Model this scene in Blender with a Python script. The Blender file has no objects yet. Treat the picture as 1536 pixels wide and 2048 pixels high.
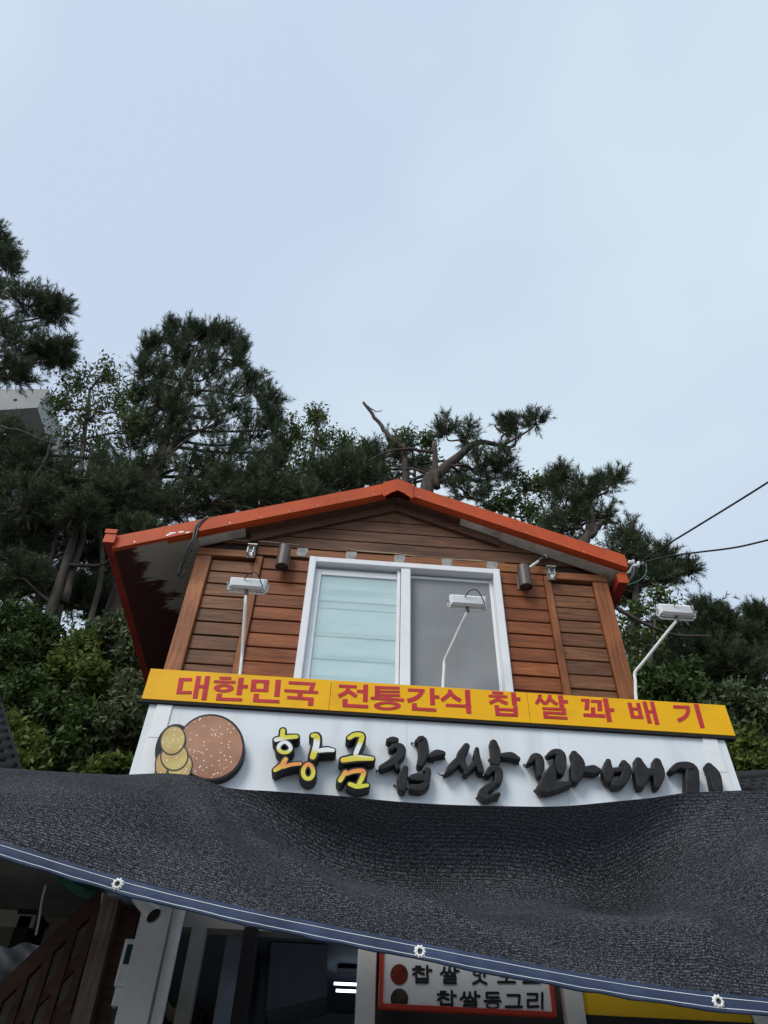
import bpy, math, random
import numpy as np
from mathutils import Vector, Matrix

# ------------------------------------------------------------------ camera
S = bpy.context.scene
COL = S.collection
FPX, DIST, EYE = 1430.0, 4.6, 1.6                     # focal length in photo pixels, metres to the sign face, eye height
TH, RO, YA = (math.radians(a) for a in (45.7, 2.26, 2.57))
c_, s_ = math.cos, math.sin
FWD = np.array([s_(YA)*c_(TH), c_(YA)*c_(TH), s_(TH)])
_r0 = np.array([c_(YA), -s_(YA), 0.0]); _u0 = np.cross(_r0, FWD)
RGT = _r0*c_(RO) + _u0*s_(RO); UPV = -_r0*s_(RO) + _u0*c_(RO)
CAM = np.array([0, -DIST, EYE])
cam = bpy.data.cameras.new('camera'); camo = bpy.data.objects.new('camera', cam); COL.objects.link(camo)
cam.sensor_fit = 'VERTICAL'; cam.sensor_height = 24.0; cam.lens = 24.0*FPX/2048.0
cam.clip_start = 0.05; cam.clip_end = 2000
m = Matrix.Identity(4)
for i in range(3):
    m[i][0], m[i][1], m[i][2], m[i][3] = RGT[i], UPV[i], -FWD[i], CAM[i]
camo.matrix_world = m
S.camera = camo

# ------------------------------------------------------------------ sky, sun, exposure
w = bpy.data.worlds.new('World'); S.world = w; w.use_nodes = True
nt = w.node_tree; nt.nodes.clear(); N = nt.nodes.new; L = nt.links.new
out = N('ShaderNodeOutputWorld'); bg = N('ShaderNodeBackground'); bg.inputs['Strength'].default_value = 0.1
sky = N('ShaderNodeTexSky'); sky.sky_type = 'NISHITA'; sky.sun_disc = False
sky.sun_elevation = math.radians(44); sky.sun_rotation = math.radians(217); sky.air_density = 1.0; sky.dust_density = 2.0
tc = N('ShaderNodeTexCoord'); mp = N('ShaderNodeMapping'); mp.inputs['Scale'].default_value = (1.0, 1.0, 1.6); mp.inputs['Location'].default_value = (3.1, 0.4, 0.0)
no = N('ShaderNodeTexNoise'); no.inputs['Scale'].default_value = 1.7; no.inputs['Detail'].default_value = 3.0; no.inputs['Roughness'].default_value = 0.5
L(tc.outputs['Generated'], mp.inputs['Vector']); L(mp.outputs['Vector'], no.inputs['Vector'])
rp = N('ShaderNodeValToRGB'); rp.color_ramp.elements[0].position = 0.36; rp.color_ramp.elements[1].position = 0.66
rp.color_ramp.elements[0].color = (0.435, 0.513, 0.632, 1); rp.color_ramp.elements[1].color = (0.512, 0.612, 0.673, 1)
L(no.outputs['Fac'], rp.inputs['Fac'])
mul = N('ShaderNodeVectorMath'); mul.operation = 'SCALE'; mul.inputs['Scale'].default_value = 10.0
L(rp.outputs['Color'], mul.inputs[0])
mx = N('ShaderNodeMix'); mx.data_type = 'RGBA'; mx.inputs[0].default_value = 0.93
L(sky.outputs['Color'], mx.inputs[6]); L(mul.outputs['Vector'], mx.inputs[7])
L(mx.outputs[2], bg.inputs['Color']); L(bg.outputs['Background'], out.inputs['Surface'])

sun = bpy.data.lights.new('sun', 'SUN'); suno = bpy.data.objects.new('sun', sun); COL.objects.link(suno)
sun.energy = 1.5; sun.angle = math.radians(25); sun.color = (1.0, 0.95, 0.88)
suno.rotation_euler = Vector((0.44, 0.58, -0.69)).to_track_quat('-Z', 'Y').to_euler()
S.view_settings.view_transform = 'Standard'; S.view_settings.look = 'None'
S.view_settings.exposure = 0.48; S.view_settings.gamma = 1.0; S.view_settings.use_curve_mapping = False
S.render.engine = 'CYCLES'
S.cycles.max_bounces = 6; S.cycles.transparent_max_bounces = 12

# ------------------------------------------------------------------ helpers
def U(px, py, Y):
    """point on the vertical plane y = Y seen at photo pixel (px, py)"""
    d = FWD + RGT*((px-768)/FPX) - UPV*((py-1024)/FPX)
    return CAM + d*((Y-CAM[1])/d[1])

class MB:
    def __init__(s): s.v = []; s.f = []
    def add(s, vs, fs):
        o = len(s.v); s.v += [tuple(map(float, p)) for p in vs]; s.f += [tuple(i+o for i in f) for f in fs]; return s
    def box(s, x0, x1, y0, y1, z0, z1, b=0.0):
        if b <= 0:
            vs = [(x, y, z) for z in (z0, z1) for y in (y0, y1) for x in (x0, x1)]
            return s.add(vs, [(0,2,3,1),(4,5,7,6),(0,1,5,4),(2,6,7,3),(0,4,6,2),(1,3,7,5)])
        vs = []
        for (y, i) in ((y1, 0), (y0+b, 0), (y0, b)):       # chamfer on the front (-y) side
            vs += [(x0+i, y, z0+i), (x1-i, y, z0+i), (x1-i, y, z1-i), (x0+i, y, z1-i)]
        fs = [(0,1,2,3)] + [(k*4+a, k*4+(a+1) % 4, k*4+4+(a+1) % 4, k*4+4+a)[::-1] for k in (0,1) for a in range(4)] + [(8,9,10,11)]
        return s.add(vs, fs)
    def prism(s, pts, y0, y1):
        """polygon in (x,z) extruded from y0 to y1"""
        n = len(pts)
        vs = [(p[0], y0, p[1]) for p in pts] + [(p[0], y1, p[1]) for p in pts]
        return s.add(vs, [tuple(range(n)), tuple(range(2*n-1, n-1, -1))] + [(i, i+n, (i+1) % n+n, (i+1) % n) for i in range(n)])
    def beam(s, a, b, wx, wz, up=(0, 0, 1)):
        a = np.array(a, float); b = np.array(b, float); d = b-a; d /= np.linalg.norm(d)
        u = np.array(up, float); r = np.cross(d, u); r /= np.linalg.norm(r); u = np.cross(r, d)
        vs = [p + r*wx/2*i + u*wz/2*j for p in (a, b) for i, j in ((-1,-1),(1,-1),(1,1),(-1,1))]
        return s.add(vs, [(3,2,1,0),(4,5,6,7)] + [(i, (i+1) % 4, (i+1) % 4+4, i+4) for i in range(4)])
    def tube(s, pts, rad, n=8, cap=True):
        pts = [np.array(p, float) for p in pts]; k = len(pts)
        rads = rad if hasattr(rad, '__len__') else [rad]*k
        vs = []; ref = None
        for i, p in enumerate(pts):
            t = pts[min(i+1, k-1)] - pts[max(i-1, 0)]; t = t/(np.linalg.norm(t)+1e-9)
            if ref is None:
                ref = np.cross(t, (0.31, 0.17, 0.93)); ref /= np.linalg.norm(ref)
            ref = ref - t*np.dot(ref, t); ref /= np.linalg.norm(ref)+1e-9
            bi = np.cross(t, ref)
            vs += [p + rads[i]*(ref*math.cos(2*math.pi*j/n) + bi*math.sin(2*math.pi*j/n)) for j in range(n)]
        fs = [(i*n+j, i*n+(j+1) % n, (i+1)*n+(j+1) % n, (i+1)*n+j) for i in range(k-1) for j in range(n)]
        if cap: fs += [tuple(range(n-1, -1, -1)), tuple(range((k-1)*n, k*n))]
        return s.add(vs, fs)
    def ball(s, c, r, n=8, mm=5):
        prof = [(-math.cos(math.pi*i/mm)*r, math.sin(math.pi*i/mm)*r) for i in range(mm+1)]
        return s.tube([(c[0], c[1], c[2]+h) for h, _ in prof], [max(q, 1e-4) for _, q in prof], n, True)
    def lathe(s, c, prof, n=20):
        """prof: list of (radius, z)"""
        vs = [(c[0]+r*math.cos(2*math.pi*j/n), c[1]+r*math.sin(2*math.pi*j/n), c[2]+z) for r, z in prof for j in range(n)]
        k = len(prof)
        return s.add(vs, [(i*n+j, i*n+(j+1) % n, (i+1)*n+(j+1) % n, (i+1)*n+j) for i in range(k-1) for j in range(n)])

ORG = {}
def empty(name, loc, label, cat, group=None):
    o = bpy.data.objects.new(name, None); COL.objects.link(o); o.location = loc
    o.empty_display_size = 0.1
    ORG[o] = np.array(loc, float); o['label'] = label; o['category'] = cat
    if group: o['group'] = group
    return o
def link(name, me, mat, parent=None, smooth=False):
    o = bpy.data.objects.new(name, me); COL.objects.link(o)
    if mat is not None and not me.materials: me.materials.append(mat)
    if smooth: me.polygons.foreach_set('use_smooth', [True]*len(me.polygons))
    if parent is not None: o.parent = parent; ORG[o] = ORG[parent]
    else: ORG[o] = np.zeros(3)
    return o
def obj(name, mb, mat, parent=None, smooth=False, label=None):
    org = ORG[parent] if parent is not None else np.zeros(3)
    v = np.array(mb.v, float) - org
    me = bpy.data.meshes.new(name); me.from_pydata(v.tolist(), [], mb.f); me.update()
    o = link(name, me, mat, parent, smooth)
    if label: o['label'] = label
    return o
def npmesh(name, verts, k, mat, parent=None, tint=None):
    """verts (M,k,3): M separate faces of k corners"""
    M = len(verts); org = ORG[parent] if parent is not None else np.zeros(3)
    me = bpy.data.meshes.new(name)
    me.vertices.add(M*k); me.vertices.foreach_set('co', (verts.reshape(-1, 3)-org).astype(np.float32).ravel())
    me.loops.add(M*k); me.loops.foreach_set('vertex_index', np.arange(M*k, dtype=np.int32))
    me.polygons.add(M); me.polygons.foreach_set('loop_start', np.arange(0, M*k, k, dtype=np.int32))
    me.update(calc_edges=True)
    if tint is not None:
        at = me.attributes.new('tint', 'FLOAT', 'FACE'); at.data.foreach_set('value', tint.astype(np.float32))
    return link(name, me, mat, parent)
def tag(o, label, cat, group=None, kind=None):
    if label: o['label'] = label
    if cat: o['category'] = cat
    if group: o['group'] = group
    if kind: o['kind'] = kind
    return o

# ------------------------------------------------------------------ materials
def nodes_of(name):
    mt = bpy.data.materials.new(name); mt.use_nodes = True
    t = mt.node_tree; return mt, t, t.nodes['Principled BSDF'], t.nodes.new, t.links.new
def mat(name, col, rough=0.6, var=0.15, scale=6.0, bump=0.0, bscale=60.0, metal=0.0, spec=0.5, dirt=None, dscale=2.5, stretch=(1,1,1)):
    mt, t, b, N, L = nodes_of(name)
    b.inputs['Roughness'].default_value = rough; b.inputs['Metallic'].default_value = metal
    b.inputs['Specular IOR Level'].default_value = spec
    tc = N('ShaderNodeTexCoord'); mp = N('ShaderNodeMapping'); mp.inputs['Scale'].default_value = stretch
    L(tc.outputs['Object'], mp.inputs['Vector'])
    n = N('ShaderNodeTexNoise'); n.inputs['Scale'].default_value = scale; n.inputs['Detail'].default_value = 5
    L(mp.outputs['Vector'], n.inputs['Vector'])
    r = N('ShaderNodeValToRGB'); r.color_ramp.elements[0].position = 0.3; r.color_ramp.elements[1].position = 0.7
    r.color_ramp.elements[0].color = tuple(x*(1-var) for x in col)+(1,); r.color_ramp.elements[1].color = tuple(min(1, x*(1+var)) for x in col)+(1,)
    L(n.outputs['Fac'], r.inputs['Fac']); last = r.outputs['Color']
    if dirt:
        n2 = N('ShaderNodeTexNoise'); n2.inputs['Scale'].default_value = dscale; n2.inputs['Detail'].default_value = 8; n2.inputs['Roughness'].default_value = 0.65
        L(mp.outputs['Vector'], n2.inputs['Vector'])
        r2 = N('ShaderNodeValToRGB'); r2.color_ramp.elements[0].position = 0.5; r2.color_ramp.elements[1].position = 0.72
        r2.color_ramp.elements[0].color = (0,0,0,1); r2.color_ramp.elements[1].color = (dirt[3],)*3+(1,)
        L(n2.outputs['Fac'], r2.inputs['Fac'])
        mx = N('ShaderNodeMix'); mx.data_type = 'RGBA'; L(r2.outputs['Color'], mx.inputs[0]); L(last, mx.inputs[6]); mx.inputs[7].default_value = dirt[:3]+(1,)
        last = mx.outputs[2]
    L(last, b.inputs['Base Color'])
    if bump:
        n3 = N('ShaderNodeTexNoise'); n3.inputs['Scale'].default_value = bscale; n3.inputs['Detail'].default_value = 4; L(mp.outputs['Vector'], n3.inputs['Vector'])
        bp = N('ShaderNodeBump'); bp.inputs['Strength'].default_value = bump; bp.inputs['Distance'].default_value = 0.01
        L(n3.outputs['Fac'], bp.inputs['Height']); L(bp.outputs['Normal'], b.inputs['Normal'])
    return mt
def wood(name, dark, light, axis='x', rough=0.55, vary=0.35, grey=0.0):
    mt, t, b, N, L = nodes_of(name)
    b.inputs['Roughness'].default_value = rough; b.inputs['Specular IOR Level'].default_value = 0.3
    tc = N('ShaderNodeTexCoord'); oi = N('ShaderNodeObjectInfo')
    off = N('ShaderNodeVectorMath'); off.operation = 'SCALE'; off.inputs[0].default_value = (37, 19, 53); L(oi.outputs['Random'], off.inputs['Scale'])
    ad = N('ShaderNodeVectorMath'); ad.operation = 'ADD'; L(tc.outputs['Object'], ad.inputs[0]); L(off.outputs['Vector'], ad.inputs[1])
    def grain(sc, st, det, rg=0.6):
        mp = N('ShaderNodeMapping'); mp.inputs['Scale'].default_value = st; L(ad.outputs['Vector'], mp.inputs['Vector'])
        n = N('ShaderNodeTexNoise'); n.inputs['Scale'].default_value = sc; n.inputs['Detail'].default_value = det; n.inputs['Roughness'].default_value = rg
        n.inputs['Distortion'].default_value = 0.6
        L(mp.outputs['Vector'], n.inputs['Vector']); return n
    st = {'x': (1, 14, 14), 'z': (14, 14, 1)}[axis]
    g = grain(3.0, st, 6); big = grain(1.3, (1, 2, 2), 3)
    r = N('ShaderNodeValToRGB'); r.color_ramp.elements[0].position = 0.28; r.color_ramp.elements[1].position = 0.75
    r.color_ramp.elements[0].color = dark+(1,); r.color_ramp.elements[1].color = light+(1,); L(g.outputs['Fac'], r.inputs['Fac'])
    hs = N('ShaderNodeHueSaturation'); L(r.outputs['Color'], hs.inputs['Color'])
    m1 = N('ShaderNodeMapRange'); m1.inputs[3].default_value = 1-vary; m1.inputs[4].default_value = 1+vary; L(oi.outputs['Random'], m1.inputs[0])
    m2 = N('ShaderNodeMapRange'); m2.inputs[1].default_value = 0.3; m2.inputs[2].default_value = 0.7; m2.inputs[3].default_value = 0.72; m2.inputs[4].default_value = 1.25; L(big.outputs['Fac'], m2.inputs[0])
    mu = N('ShaderNodeMath'); mu.operation = 'MULTIPLY'; L(m1.outputs[0], mu.inputs[0]); L(m2.outputs[0], mu.inputs[1]); L(mu.outputs[0], hs.inputs['Value'])
    last = hs.outputs['Color']
    # weathered grey patches and knots
    wn = grain(2.2, (1, 5, 5), 7, 0.7)
    wr = N('ShaderNodeValToRGB'); wr.color_ramp.elements[0].position = 0.56; wr.color_ramp.elements[1].position = 0.7
    wr.color_ramp.elements[0].color = (0,0,0,1); wr.color_ramp.elements[1].color = (grey,)*3+(1,); L(wn.outputs['Fac'], wr.inputs['Fac'])
    mx = N('ShaderNodeMix'); mx.data_type = 'RGBA'; L(wr.outputs['Color'], mx.inputs[0]); L(last, mx.inputs[6]); mx.inputs[7].default_value = (0.16, 0.13, 0.11, 1)
    vo = N('ShaderNodeTexVoronoi'); vo.inputs['Scale'].default_value = 2.6
    mpv = N('ShaderNodeMapping'); mpv.inputs['Scale'].default_value = {'x': (1, 3, 2.2), 'z': (2.2, 3, 1)}[axis]; L(ad.outputs['Vector'], mpv.inputs['Vector']); L(mpv.outputs['Vector'], vo.inputs['Vector'])
    kr = N('ShaderNodeValToRGB'); kr.color_ramp.elements[0].position = 0.03; kr.color_ramp.elements[1].position = 0.09
    kr.color_ramp.elements[0].color = (0.25,0.25,0.25,1); kr.color_ramp.elements[1].color = (1,1,1,1); L(vo.outputs['Distance'], kr.inputs['Fac'])
    mk = N('ShaderNodeMix'); mk.data_type = 'RGBA'; mk.blend_type = 'MULTIPLY'; mk.inputs[0].default_value = 0.8
    L(mx.outputs[2], mk.inputs[6]); L(kr.outputs['Color'], mk.inputs[7]); L(mk.outputs[2], b.inputs['Base Color'])
    bp = N('ShaderNodeBump'); bp.inputs['Strength'].default_value = 0.35; bp.inputs['Distance'].default_value = 0.004; L(g.outputs['Fac'], bp.inputs['Height']); L(bp.outputs['Normal'], b.inputs['Normal'])
    return mt
def leafmat(name, a, b_, rough=0.6, trans=0.25, spec=0.2):
    mt = bpy.data.materials.new(name); mt.use_nodes = True; t = mt.node_tree; t.nodes.clear(); N = t.nodes.new; L = t.links.new
    o = N('ShaderNodeOutputMaterial'); at = N('ShaderNodeAttribute'); at.attribute_name = 'tint'
    r = N('ShaderNodeValToRGB'); r.color_ramp.elements[0].color = a+(1,); r.color_ramp.elements[1].color = b_+(1,); L(at.outputs['Fac'], r.inputs['Fac'])
    p = N('ShaderNodeBsdfPrincipled'); p.inputs['Roughness'].default_value = rough; p.inputs['Specular IOR Level'].default_value = spec; L(r.outputs['Color'], p.inputs['Base Color'])
    tr = N('ShaderNodeBsdfTranslucent'); L(r.outputs['Color'], tr.inputs['Color'])
    mx = N('ShaderNodeMixShader'); mx.inputs[0].default_value = trans; L(p.outputs[0], mx.inputs[1]); L(tr.outputs[0], mx.inputs[2]); L(mx.outputs[0], o.inputs['Surface'])
    return mt
def emis(name, col, st):
    mt, t, b, N, L = nodes_of(name); b.inputs['Emission Color'].default_value = col+(1,); b.inputs['Emission Strength'].default_value = st
    b.inputs['Base Color'].default_value = (0.8,0.8,0.8,1); return mt

M = {}
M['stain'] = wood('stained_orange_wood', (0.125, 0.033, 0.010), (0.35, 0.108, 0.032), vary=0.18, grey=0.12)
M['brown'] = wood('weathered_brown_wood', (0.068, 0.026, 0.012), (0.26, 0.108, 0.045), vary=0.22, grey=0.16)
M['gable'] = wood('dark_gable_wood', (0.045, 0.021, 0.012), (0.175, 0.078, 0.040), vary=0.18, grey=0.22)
M['trim'] = wood('dark_trim_wood', (0.055, 0.026, 0.018), (0.125, 0.058, 0.038), vary=0.1, grey=0.3)
M['post'] = wood('stained_post_wood', (0.150, 0.045, 0.014), (0.36, 0.130, 0.042), axis='z', vary=0.15, grey=0.15)
M['rail'] = wood('stained_rail_wood', (0.160, 0.055, 0.020), (0.38, 0.150, 0.058), vary=0.15, grey=0.25)
M['oldwood'] = wood('old_grey_wood', (0.10, 0.07, 0.05), (0.27, 0.20, 0.15), axis='z', vary=0.15, grey=0.5)
M['back'] = mat('dark_wall_sheathing', (0.03, 0.018, 0.012), 0.9)
M['orange'] = mat('orange_painted_metal', (0.50, 0.080, 0.022), 0.55, spec=0.2, var=0.14, scale=3, dirt=(0.30, 0.06, 0.03, 0.5), dscale=5, bump=0.05, bscale=8)
M['darkred'] = mat('red_painted_gutter', (0.30, 0.022, 0.014), 0.45, var=0.2, scale=4, dirt=(0.08, 0.015, 0.01, 0.8), dscale=3)
M['white'] = mat('white_paint', (0.78, 0.79, 0.80), 0.4, var=0.03, dirt=(0.5, 0.48, 0.44, 0.35), dscale=6)
M['pvc'] = mat('white_window_pvc', (0.80, 0.81, 0.83), 0.3, var=0.02, dirt=(0.6, 0.58, 0.55, 0.3), dscale=9)
M['signwhite'] = mat('white_sign_panel', (0.74, 0.785, 0.82), 0.35, var=0.03, scale=2, dirt=(0.50, 0.50, 0.47, 0.45), dscale=5.0, stretch=(1, 1, 0.12))
M['yellow'] = mat('yellow_sign_panel', (0.86, 0.45, 0.006), 0.5, spec=0.2, var=0.05, scale=3, dirt=(0.62, 0.32, 0.012, 0.5), dscale=3.5, stretch=(1,1,1.6))
M['yelldark'] = mat('yellow_banner', (0.70, 0.43, 0.01), 0.5, var=0.05)
M['redletter'] = mat('red_vinyl', (0.50, 0.036, 0.050), 0.55, spec=0.2, var=0.12, scale=9)
M['black'] = mat('black_letter_paint', (0.017, 0.017, 0.018), 0.6, var=0.3, scale=12, bump=0.12, bscale=40, spec=0.25, dirt=(0.05, 0.05, 0.05, 0.5), dscale=9)
M['blackink'] = mat('black_ink', (0.012, 0.012, 0.013), 0.5)
M['cable'] = mat('black_cable', (0.015, 0.015, 0.017), 0.45)
M['greencable'] = mat('green_cable', (0.03, 0.12, 0.08), 0.45)
M['brownmetal'] = mat('brown_lamp_metal', (0.075, 0.052, 0.045), 0.45, var=0.2, dirt=(0.16, 0.12, 0.10, 0.4))
M['steel'] = mat('galvanised_steel', (0.45, 0.45, 0.44), 0.35, var=0.25, metal=0.7, scale=20)
M['putty'] = mat('grey_putty_patch', (0.30, 0.29, 0.28), 0.8, var=0.3, scale=25)
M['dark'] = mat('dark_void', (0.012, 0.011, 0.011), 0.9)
M['greywall'] = mat('grey_plaster', (0.30, 0.29, 0.27), 0.9, var=0.15, dirt=(0.14, 0.13, 0.12, 0.6), bump=0.2)
M['beige'] = mat('beige_plaster', (0.36, 0.33, 0.27), 0.9, var=0.15, dirt=(0.18, 0.16, 0.13, 0.6), bump=0.2)
M['pillar'] = mat('white_steel_column', (0.72, 0.72, 0.70), 0.45, var=0.06, dirt=(0.32, 0.29, 0.26, 0.5), dscale=3)
M['room'] = mat('blue_grey_room_wall', (0.22, 0.26, 0.33), 0.7, var=0.08)
M['concrete'] = mat('pale_concrete', (0.30, 0.30, 0.30), 0.85, var=0.1, scale=0.6, dirt=(0.30, 0.30, 0.29, 0.5), dscale=0.4)
M['glassdark'] = mat('dark_teal_glass', (0.02, 0.055, 0.055), 0.08, var=0.3, scale=0.3)
M['tile'] = mat('black_roof_tile', (0.014, 0.014, 0.016), 0.6, spec=0.25, var=0.35, scale=6, bump=0.2)
M['bark'] = mat('pine_bark', (0.062, 0.047, 0.039), 0.95, var=0.55, scale=7, bump=1.0, bscale=14, stretch=(1,1,0.4))
M['barkpale'] = mat('grey_brown_bark', (0.055, 0.045, 0.036), 0.95, var=0.5, scale=6, bump=1.0, bscale=14, stretch=(1,1,0.3))
M['cutwood'] = mat('sawn_wood', (0.50, 0.40, 0.26), 0.9, var=0.2, scale=20)
M['soil'] = mat('hillside_soil', (0.05, 0.045, 0.028), 1.0, var=0.5, scale=1.5, bump=0.6, bscale=5)
M['asphalt'] = mat('concrete_paving', (0.15, 0.145, 0.14), 0.95, var=0.25, scale=30, bump=0.3, bscale=200)
M['needle'] = leafmat('pine_needles', (0.028, 0.046, 0.024), (0.115, 0.145, 0.068), 0.55, 0.15)
M['needle2'] = leafmat('pine_needles_bluish', (0.024, 0.042, 0.020), (0.105, 0.135, 0.062), 0.55, 0.15)
M['leaf'] = leafmat('tree_leaves', (0.038, 0.066, 0.020), (0.150, 0.195, 0.070), 0.5, 0.3)
M['shrub'] = leafmat('shrub_leaves', (0.016, 0.034, 0.009), (0.080, 0.130, 0.030), 0.55, 0.22)
M['shrubpale'] = leafmat('shrub_leaves_pale', (0.034, 0.056, 0.022), (0.15, 0.19, 0.09), 0.55, 0.22)
M['shrubyel'] = leafmat('shrub_leaves_yellowish', (0.036, 0.060, 0.010), (0.16, 0.20, 0.038), 0.55, 0.25)
M['tube'] = emis('lit_fluorescent', (0.75, 0.88, 1.0), 2.5)
M['plastic'] = mat('clear_plastic_sheet', (0.32, 0.34, 0.36), 0.25, var=0.2, scale=8, bump=0.8, bscale=12)

# soffit: white board with the paint peeled off in ragged tongues
def soffit_mat():
    mt, t, b, N, L = nodes_of('peeling_soffit'); b.inputs['Roughness'].default_value = 0.7
    tc = N('ShaderNodeTexCoord'); sp = N('ShaderNodeSeparateXYZ'); L(tc.outputs['Object'], sp.inputs[0])
    mp = N('ShaderNodeMapping'); mp.inputs['Scale'].default_value = (1.6, 4.2, 1.0); L(tc.outputs['Object'], mp.inputs['Vector'])
    n = N('ShaderNodeTexNoise'); n.inputs['Scale'].default_value = 1.6; n.inputs['Detail'].default_value = 9; n.inputs['Roughness'].default_value = 0.72; n.inputs['Distortion'].default_value = 0.8; L(mp.outputs['Vector'], n.inputs['Vector'])
    # distance in from the eave (x = -2.1) plus noise
    a = N('ShaderNodeMapRange'); a.inputs[1].default_value = -2.10; a.inputs[2].default_value = -1.45; a.inputs[3].default_value = -0.42; a.inputs[4].default_value = 0.40; a.clamp = False
    L(sp.outputs['X'], a.inputs[0])
    d = N('ShaderNodeMath'); d.operation = 'ADD'; L(a.outputs[0], d.inputs[0]); L(n.outputs['Fac'], d.inputs[1])
    y = N('ShaderNodeMapRange'); y.inputs[1].default_value = 0.2; y.inputs[2].default_value = 1.9; y.inputs[3].default_value = 0.04; y.inputs[4].default_value = -0.45; L(sp.outputs['Y'], y.inputs[0])
    d2 = N('ShaderNodeMath'); d2.operation = 'ADD'; L(d.outputs[0], d2.inputs[0]); L(y.outputs[0], d2.inputs[1])
    r = N('ShaderNodeValToRGB'); r.color_ramp.elements[0].position = 0.27; r.color_ramp.elements[1].position = 0.37
    r.color_ramp.elements[0].color = (0.055, 0.012, 0.010, 1); r.color_ramp.elements[1].color = (0.40, 0.385, 0.345, 1); L(d2.outputs[0], r.inputs['Fac'])
    L(r.outputs['Color'], b.inputs['Base Color']); return mt
M['soffit'] = soffit_mat()
M['soffit2'] = mat('pale_soffit', (0.62, 0.60, 0.55), 0.7, var=0.15, dirt=(0.12, 0.07, 0.05, 0.7), dscale=4)

def face_mat():
    mt, t, b, N, L = nodes_of('printed_letter_face'); b.inputs['Roughness'].default_value = 0.3
    tc = N('ShaderNodeTexCoord'); sp = N('ShaderNodeSeparateXYZ'); L(tc.outputs['Generated'], sp.inputs[0])
    n = N('ShaderNodeTexNoise'); n.inputs['Scale'].default_value = 3; L(tc.outputs['Generated'], n.inputs['Vector'])
    m1 = N('ShaderNodeMath'); m1.operation = 'MULTIPLY_ADD'; L(n.outputs['Fac'], m1.inputs[0]); m1.inputs[1].default_value = 0.16; L(sp.outputs['Z'], m1.inputs[2])
    m2 = N('ShaderNodeMath'); m2.operation = 'SUBTRACT'; L(m1.outputs[0], m2.inputs[0]); m2.inputs[1].default_value = 0.08
    r = N('ShaderNodeValToRGB'); L(m2.outputs[0], r.inputs['Fac']); e = r.color_ramp.elements
    ye = (0.72, 0.66, 0.05, 1); wh = (0.82, 0.84, 0.86, 1); orr = (0.85, 0.27, 0.07, 1); am = (0.82, 0.50, 0.05, 1)
    e[0].position = 0.0; e[0].color = ye; e[1].position = 1.0; e[1].color = ye
    for p, c in ((0.16, ye), (0.30, orr), (0.42, am), (0.52, ye), (0.60, wh), (0.74, wh), (0.84, ye)):
        k = e.new(p); k.color = c
    L(r.outputs['Color'], b.inputs['Base Color']); return mt
M['face'] = face_mat()
def sugar_mat(name, base, base2):
    mt, t, b, N, L = nodes_of(name); b.inputs['Roughness'].default_value = 0.35
    tc = N('ShaderNodeTexCoord'); n = N('ShaderNodeTexNoise'); n.inputs['Scale'].default_value = 5; L(tc.outputs['Object'], n.inputs['Vector'])
    r = N('ShaderNodeValToRGB'); r.color_ramp.elements[0].position = 0.35; r.color_ramp.elements[1].position = 0.7
    r.color_ramp.elements[0].color = base+(1,); r.color_ramp.elements[1].color = base2+(1,); L(n.outputs['Fac'], r.inputs['Fac'])
    v = N('ShaderNodeTexVoronoi'); v.inputs['Scale'].default_value = 38; mp = N('ShaderNodeMapping'); mp.inputs['Scale'].default_value = (1, 0.0, 1); L(tc.outputs['Object'], mp.inputs['Vector']); L(mp.outputs['Vector'], v.inputs['Vector'])
    k = N('ShaderNodeValToRGB'); k.color_ramp.elements[0].position = 0.17; k.color_ramp.elements[1].position = 0.21; k.color_ramp.elements[0].color = (1,1,1,1); k.color_ramp.elements[1].color = (0,0,0,1); L(v.outputs['Distance'], k.inputs['Fac'])
    mx = N('ShaderNodeMix'); mx.data_type = 'RGBA'; L(k.outputs['Color'], mx.inputs[0]); L(r.outputs['Color'], mx.inputs[6]); mx.inputs[7].default_value = (0.82, 0.74, 0.60, 1); L(mx.outputs[2], b.inputs['Base Color'])
    return mt
M['dough'] = sugar_mat('brown_sugared_print', (0.30, 0.125, 0.065), (0.42, 0.20, 0.11))
M['twist'] = sugar_mat('golden_sugared_print', (0.42, 0.20, 0.06), (0.60, 0.50, 0.16))

def glass_mat(name, tint, alpha_gloss=0.12):
    mt = bpy.data.materials.new(name); mt.use_nodes = True; t = mt.node_tree; t.nodes.clear(); N = t.nodes.new; L = t.links.new
    o = N('ShaderNodeOutputMaterial'); a = N('ShaderNodeBsdfTransparent'); a.inputs['Color'].default_value = tint+(1,)
    g = N('ShaderNodeBsdfGlossy'); g.inputs['Roughness'].default_value = 0.03; g.inputs['Color'].default_value = (tint[0], 1, 1, 1)
    tc = N('ShaderNodeTexCoord'); n = N('ShaderNodeTexNoise'); n.inputs['Scale'].default_value = 2.5; L(tc.outputs['Object'], n.inputs['Vector'])
    bp = N('ShaderNodeBump'); bp.inputs['Strength'].default_value = 0.05; bp.inputs['Distance'].default_value = 0.02; L(n.outputs['Fac'], bp.inputs['Height']); L(bp.outputs['Normal'], g.inputs['Normal'])
    f = N('ShaderNodeFresnel'); f.inputs['IOR'].default_value = 1.5; md = N('ShaderNodeMath'); md.operation = 'ADD'; md.inputs[1].default_value = alpha_gloss; L(f.outputs[0], md.inputs[0])
    x = N('ShaderNodeMixShader'); L(md.outputs[0], x.inputs[0]); L(a.outputs[0], x.inputs[1]); L(g.outputs[0], x.inputs[2]); L(x.outputs[0], o.inputs['Surface']); return mt
M['glassaqua'] = glass_mat('aqua_film_glass', (0.92, 1.0, 1.0), 0.33)
M['glass'] = glass_mat('window_glass', (0.96, 0.99, 0.99), 0.05)
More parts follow.
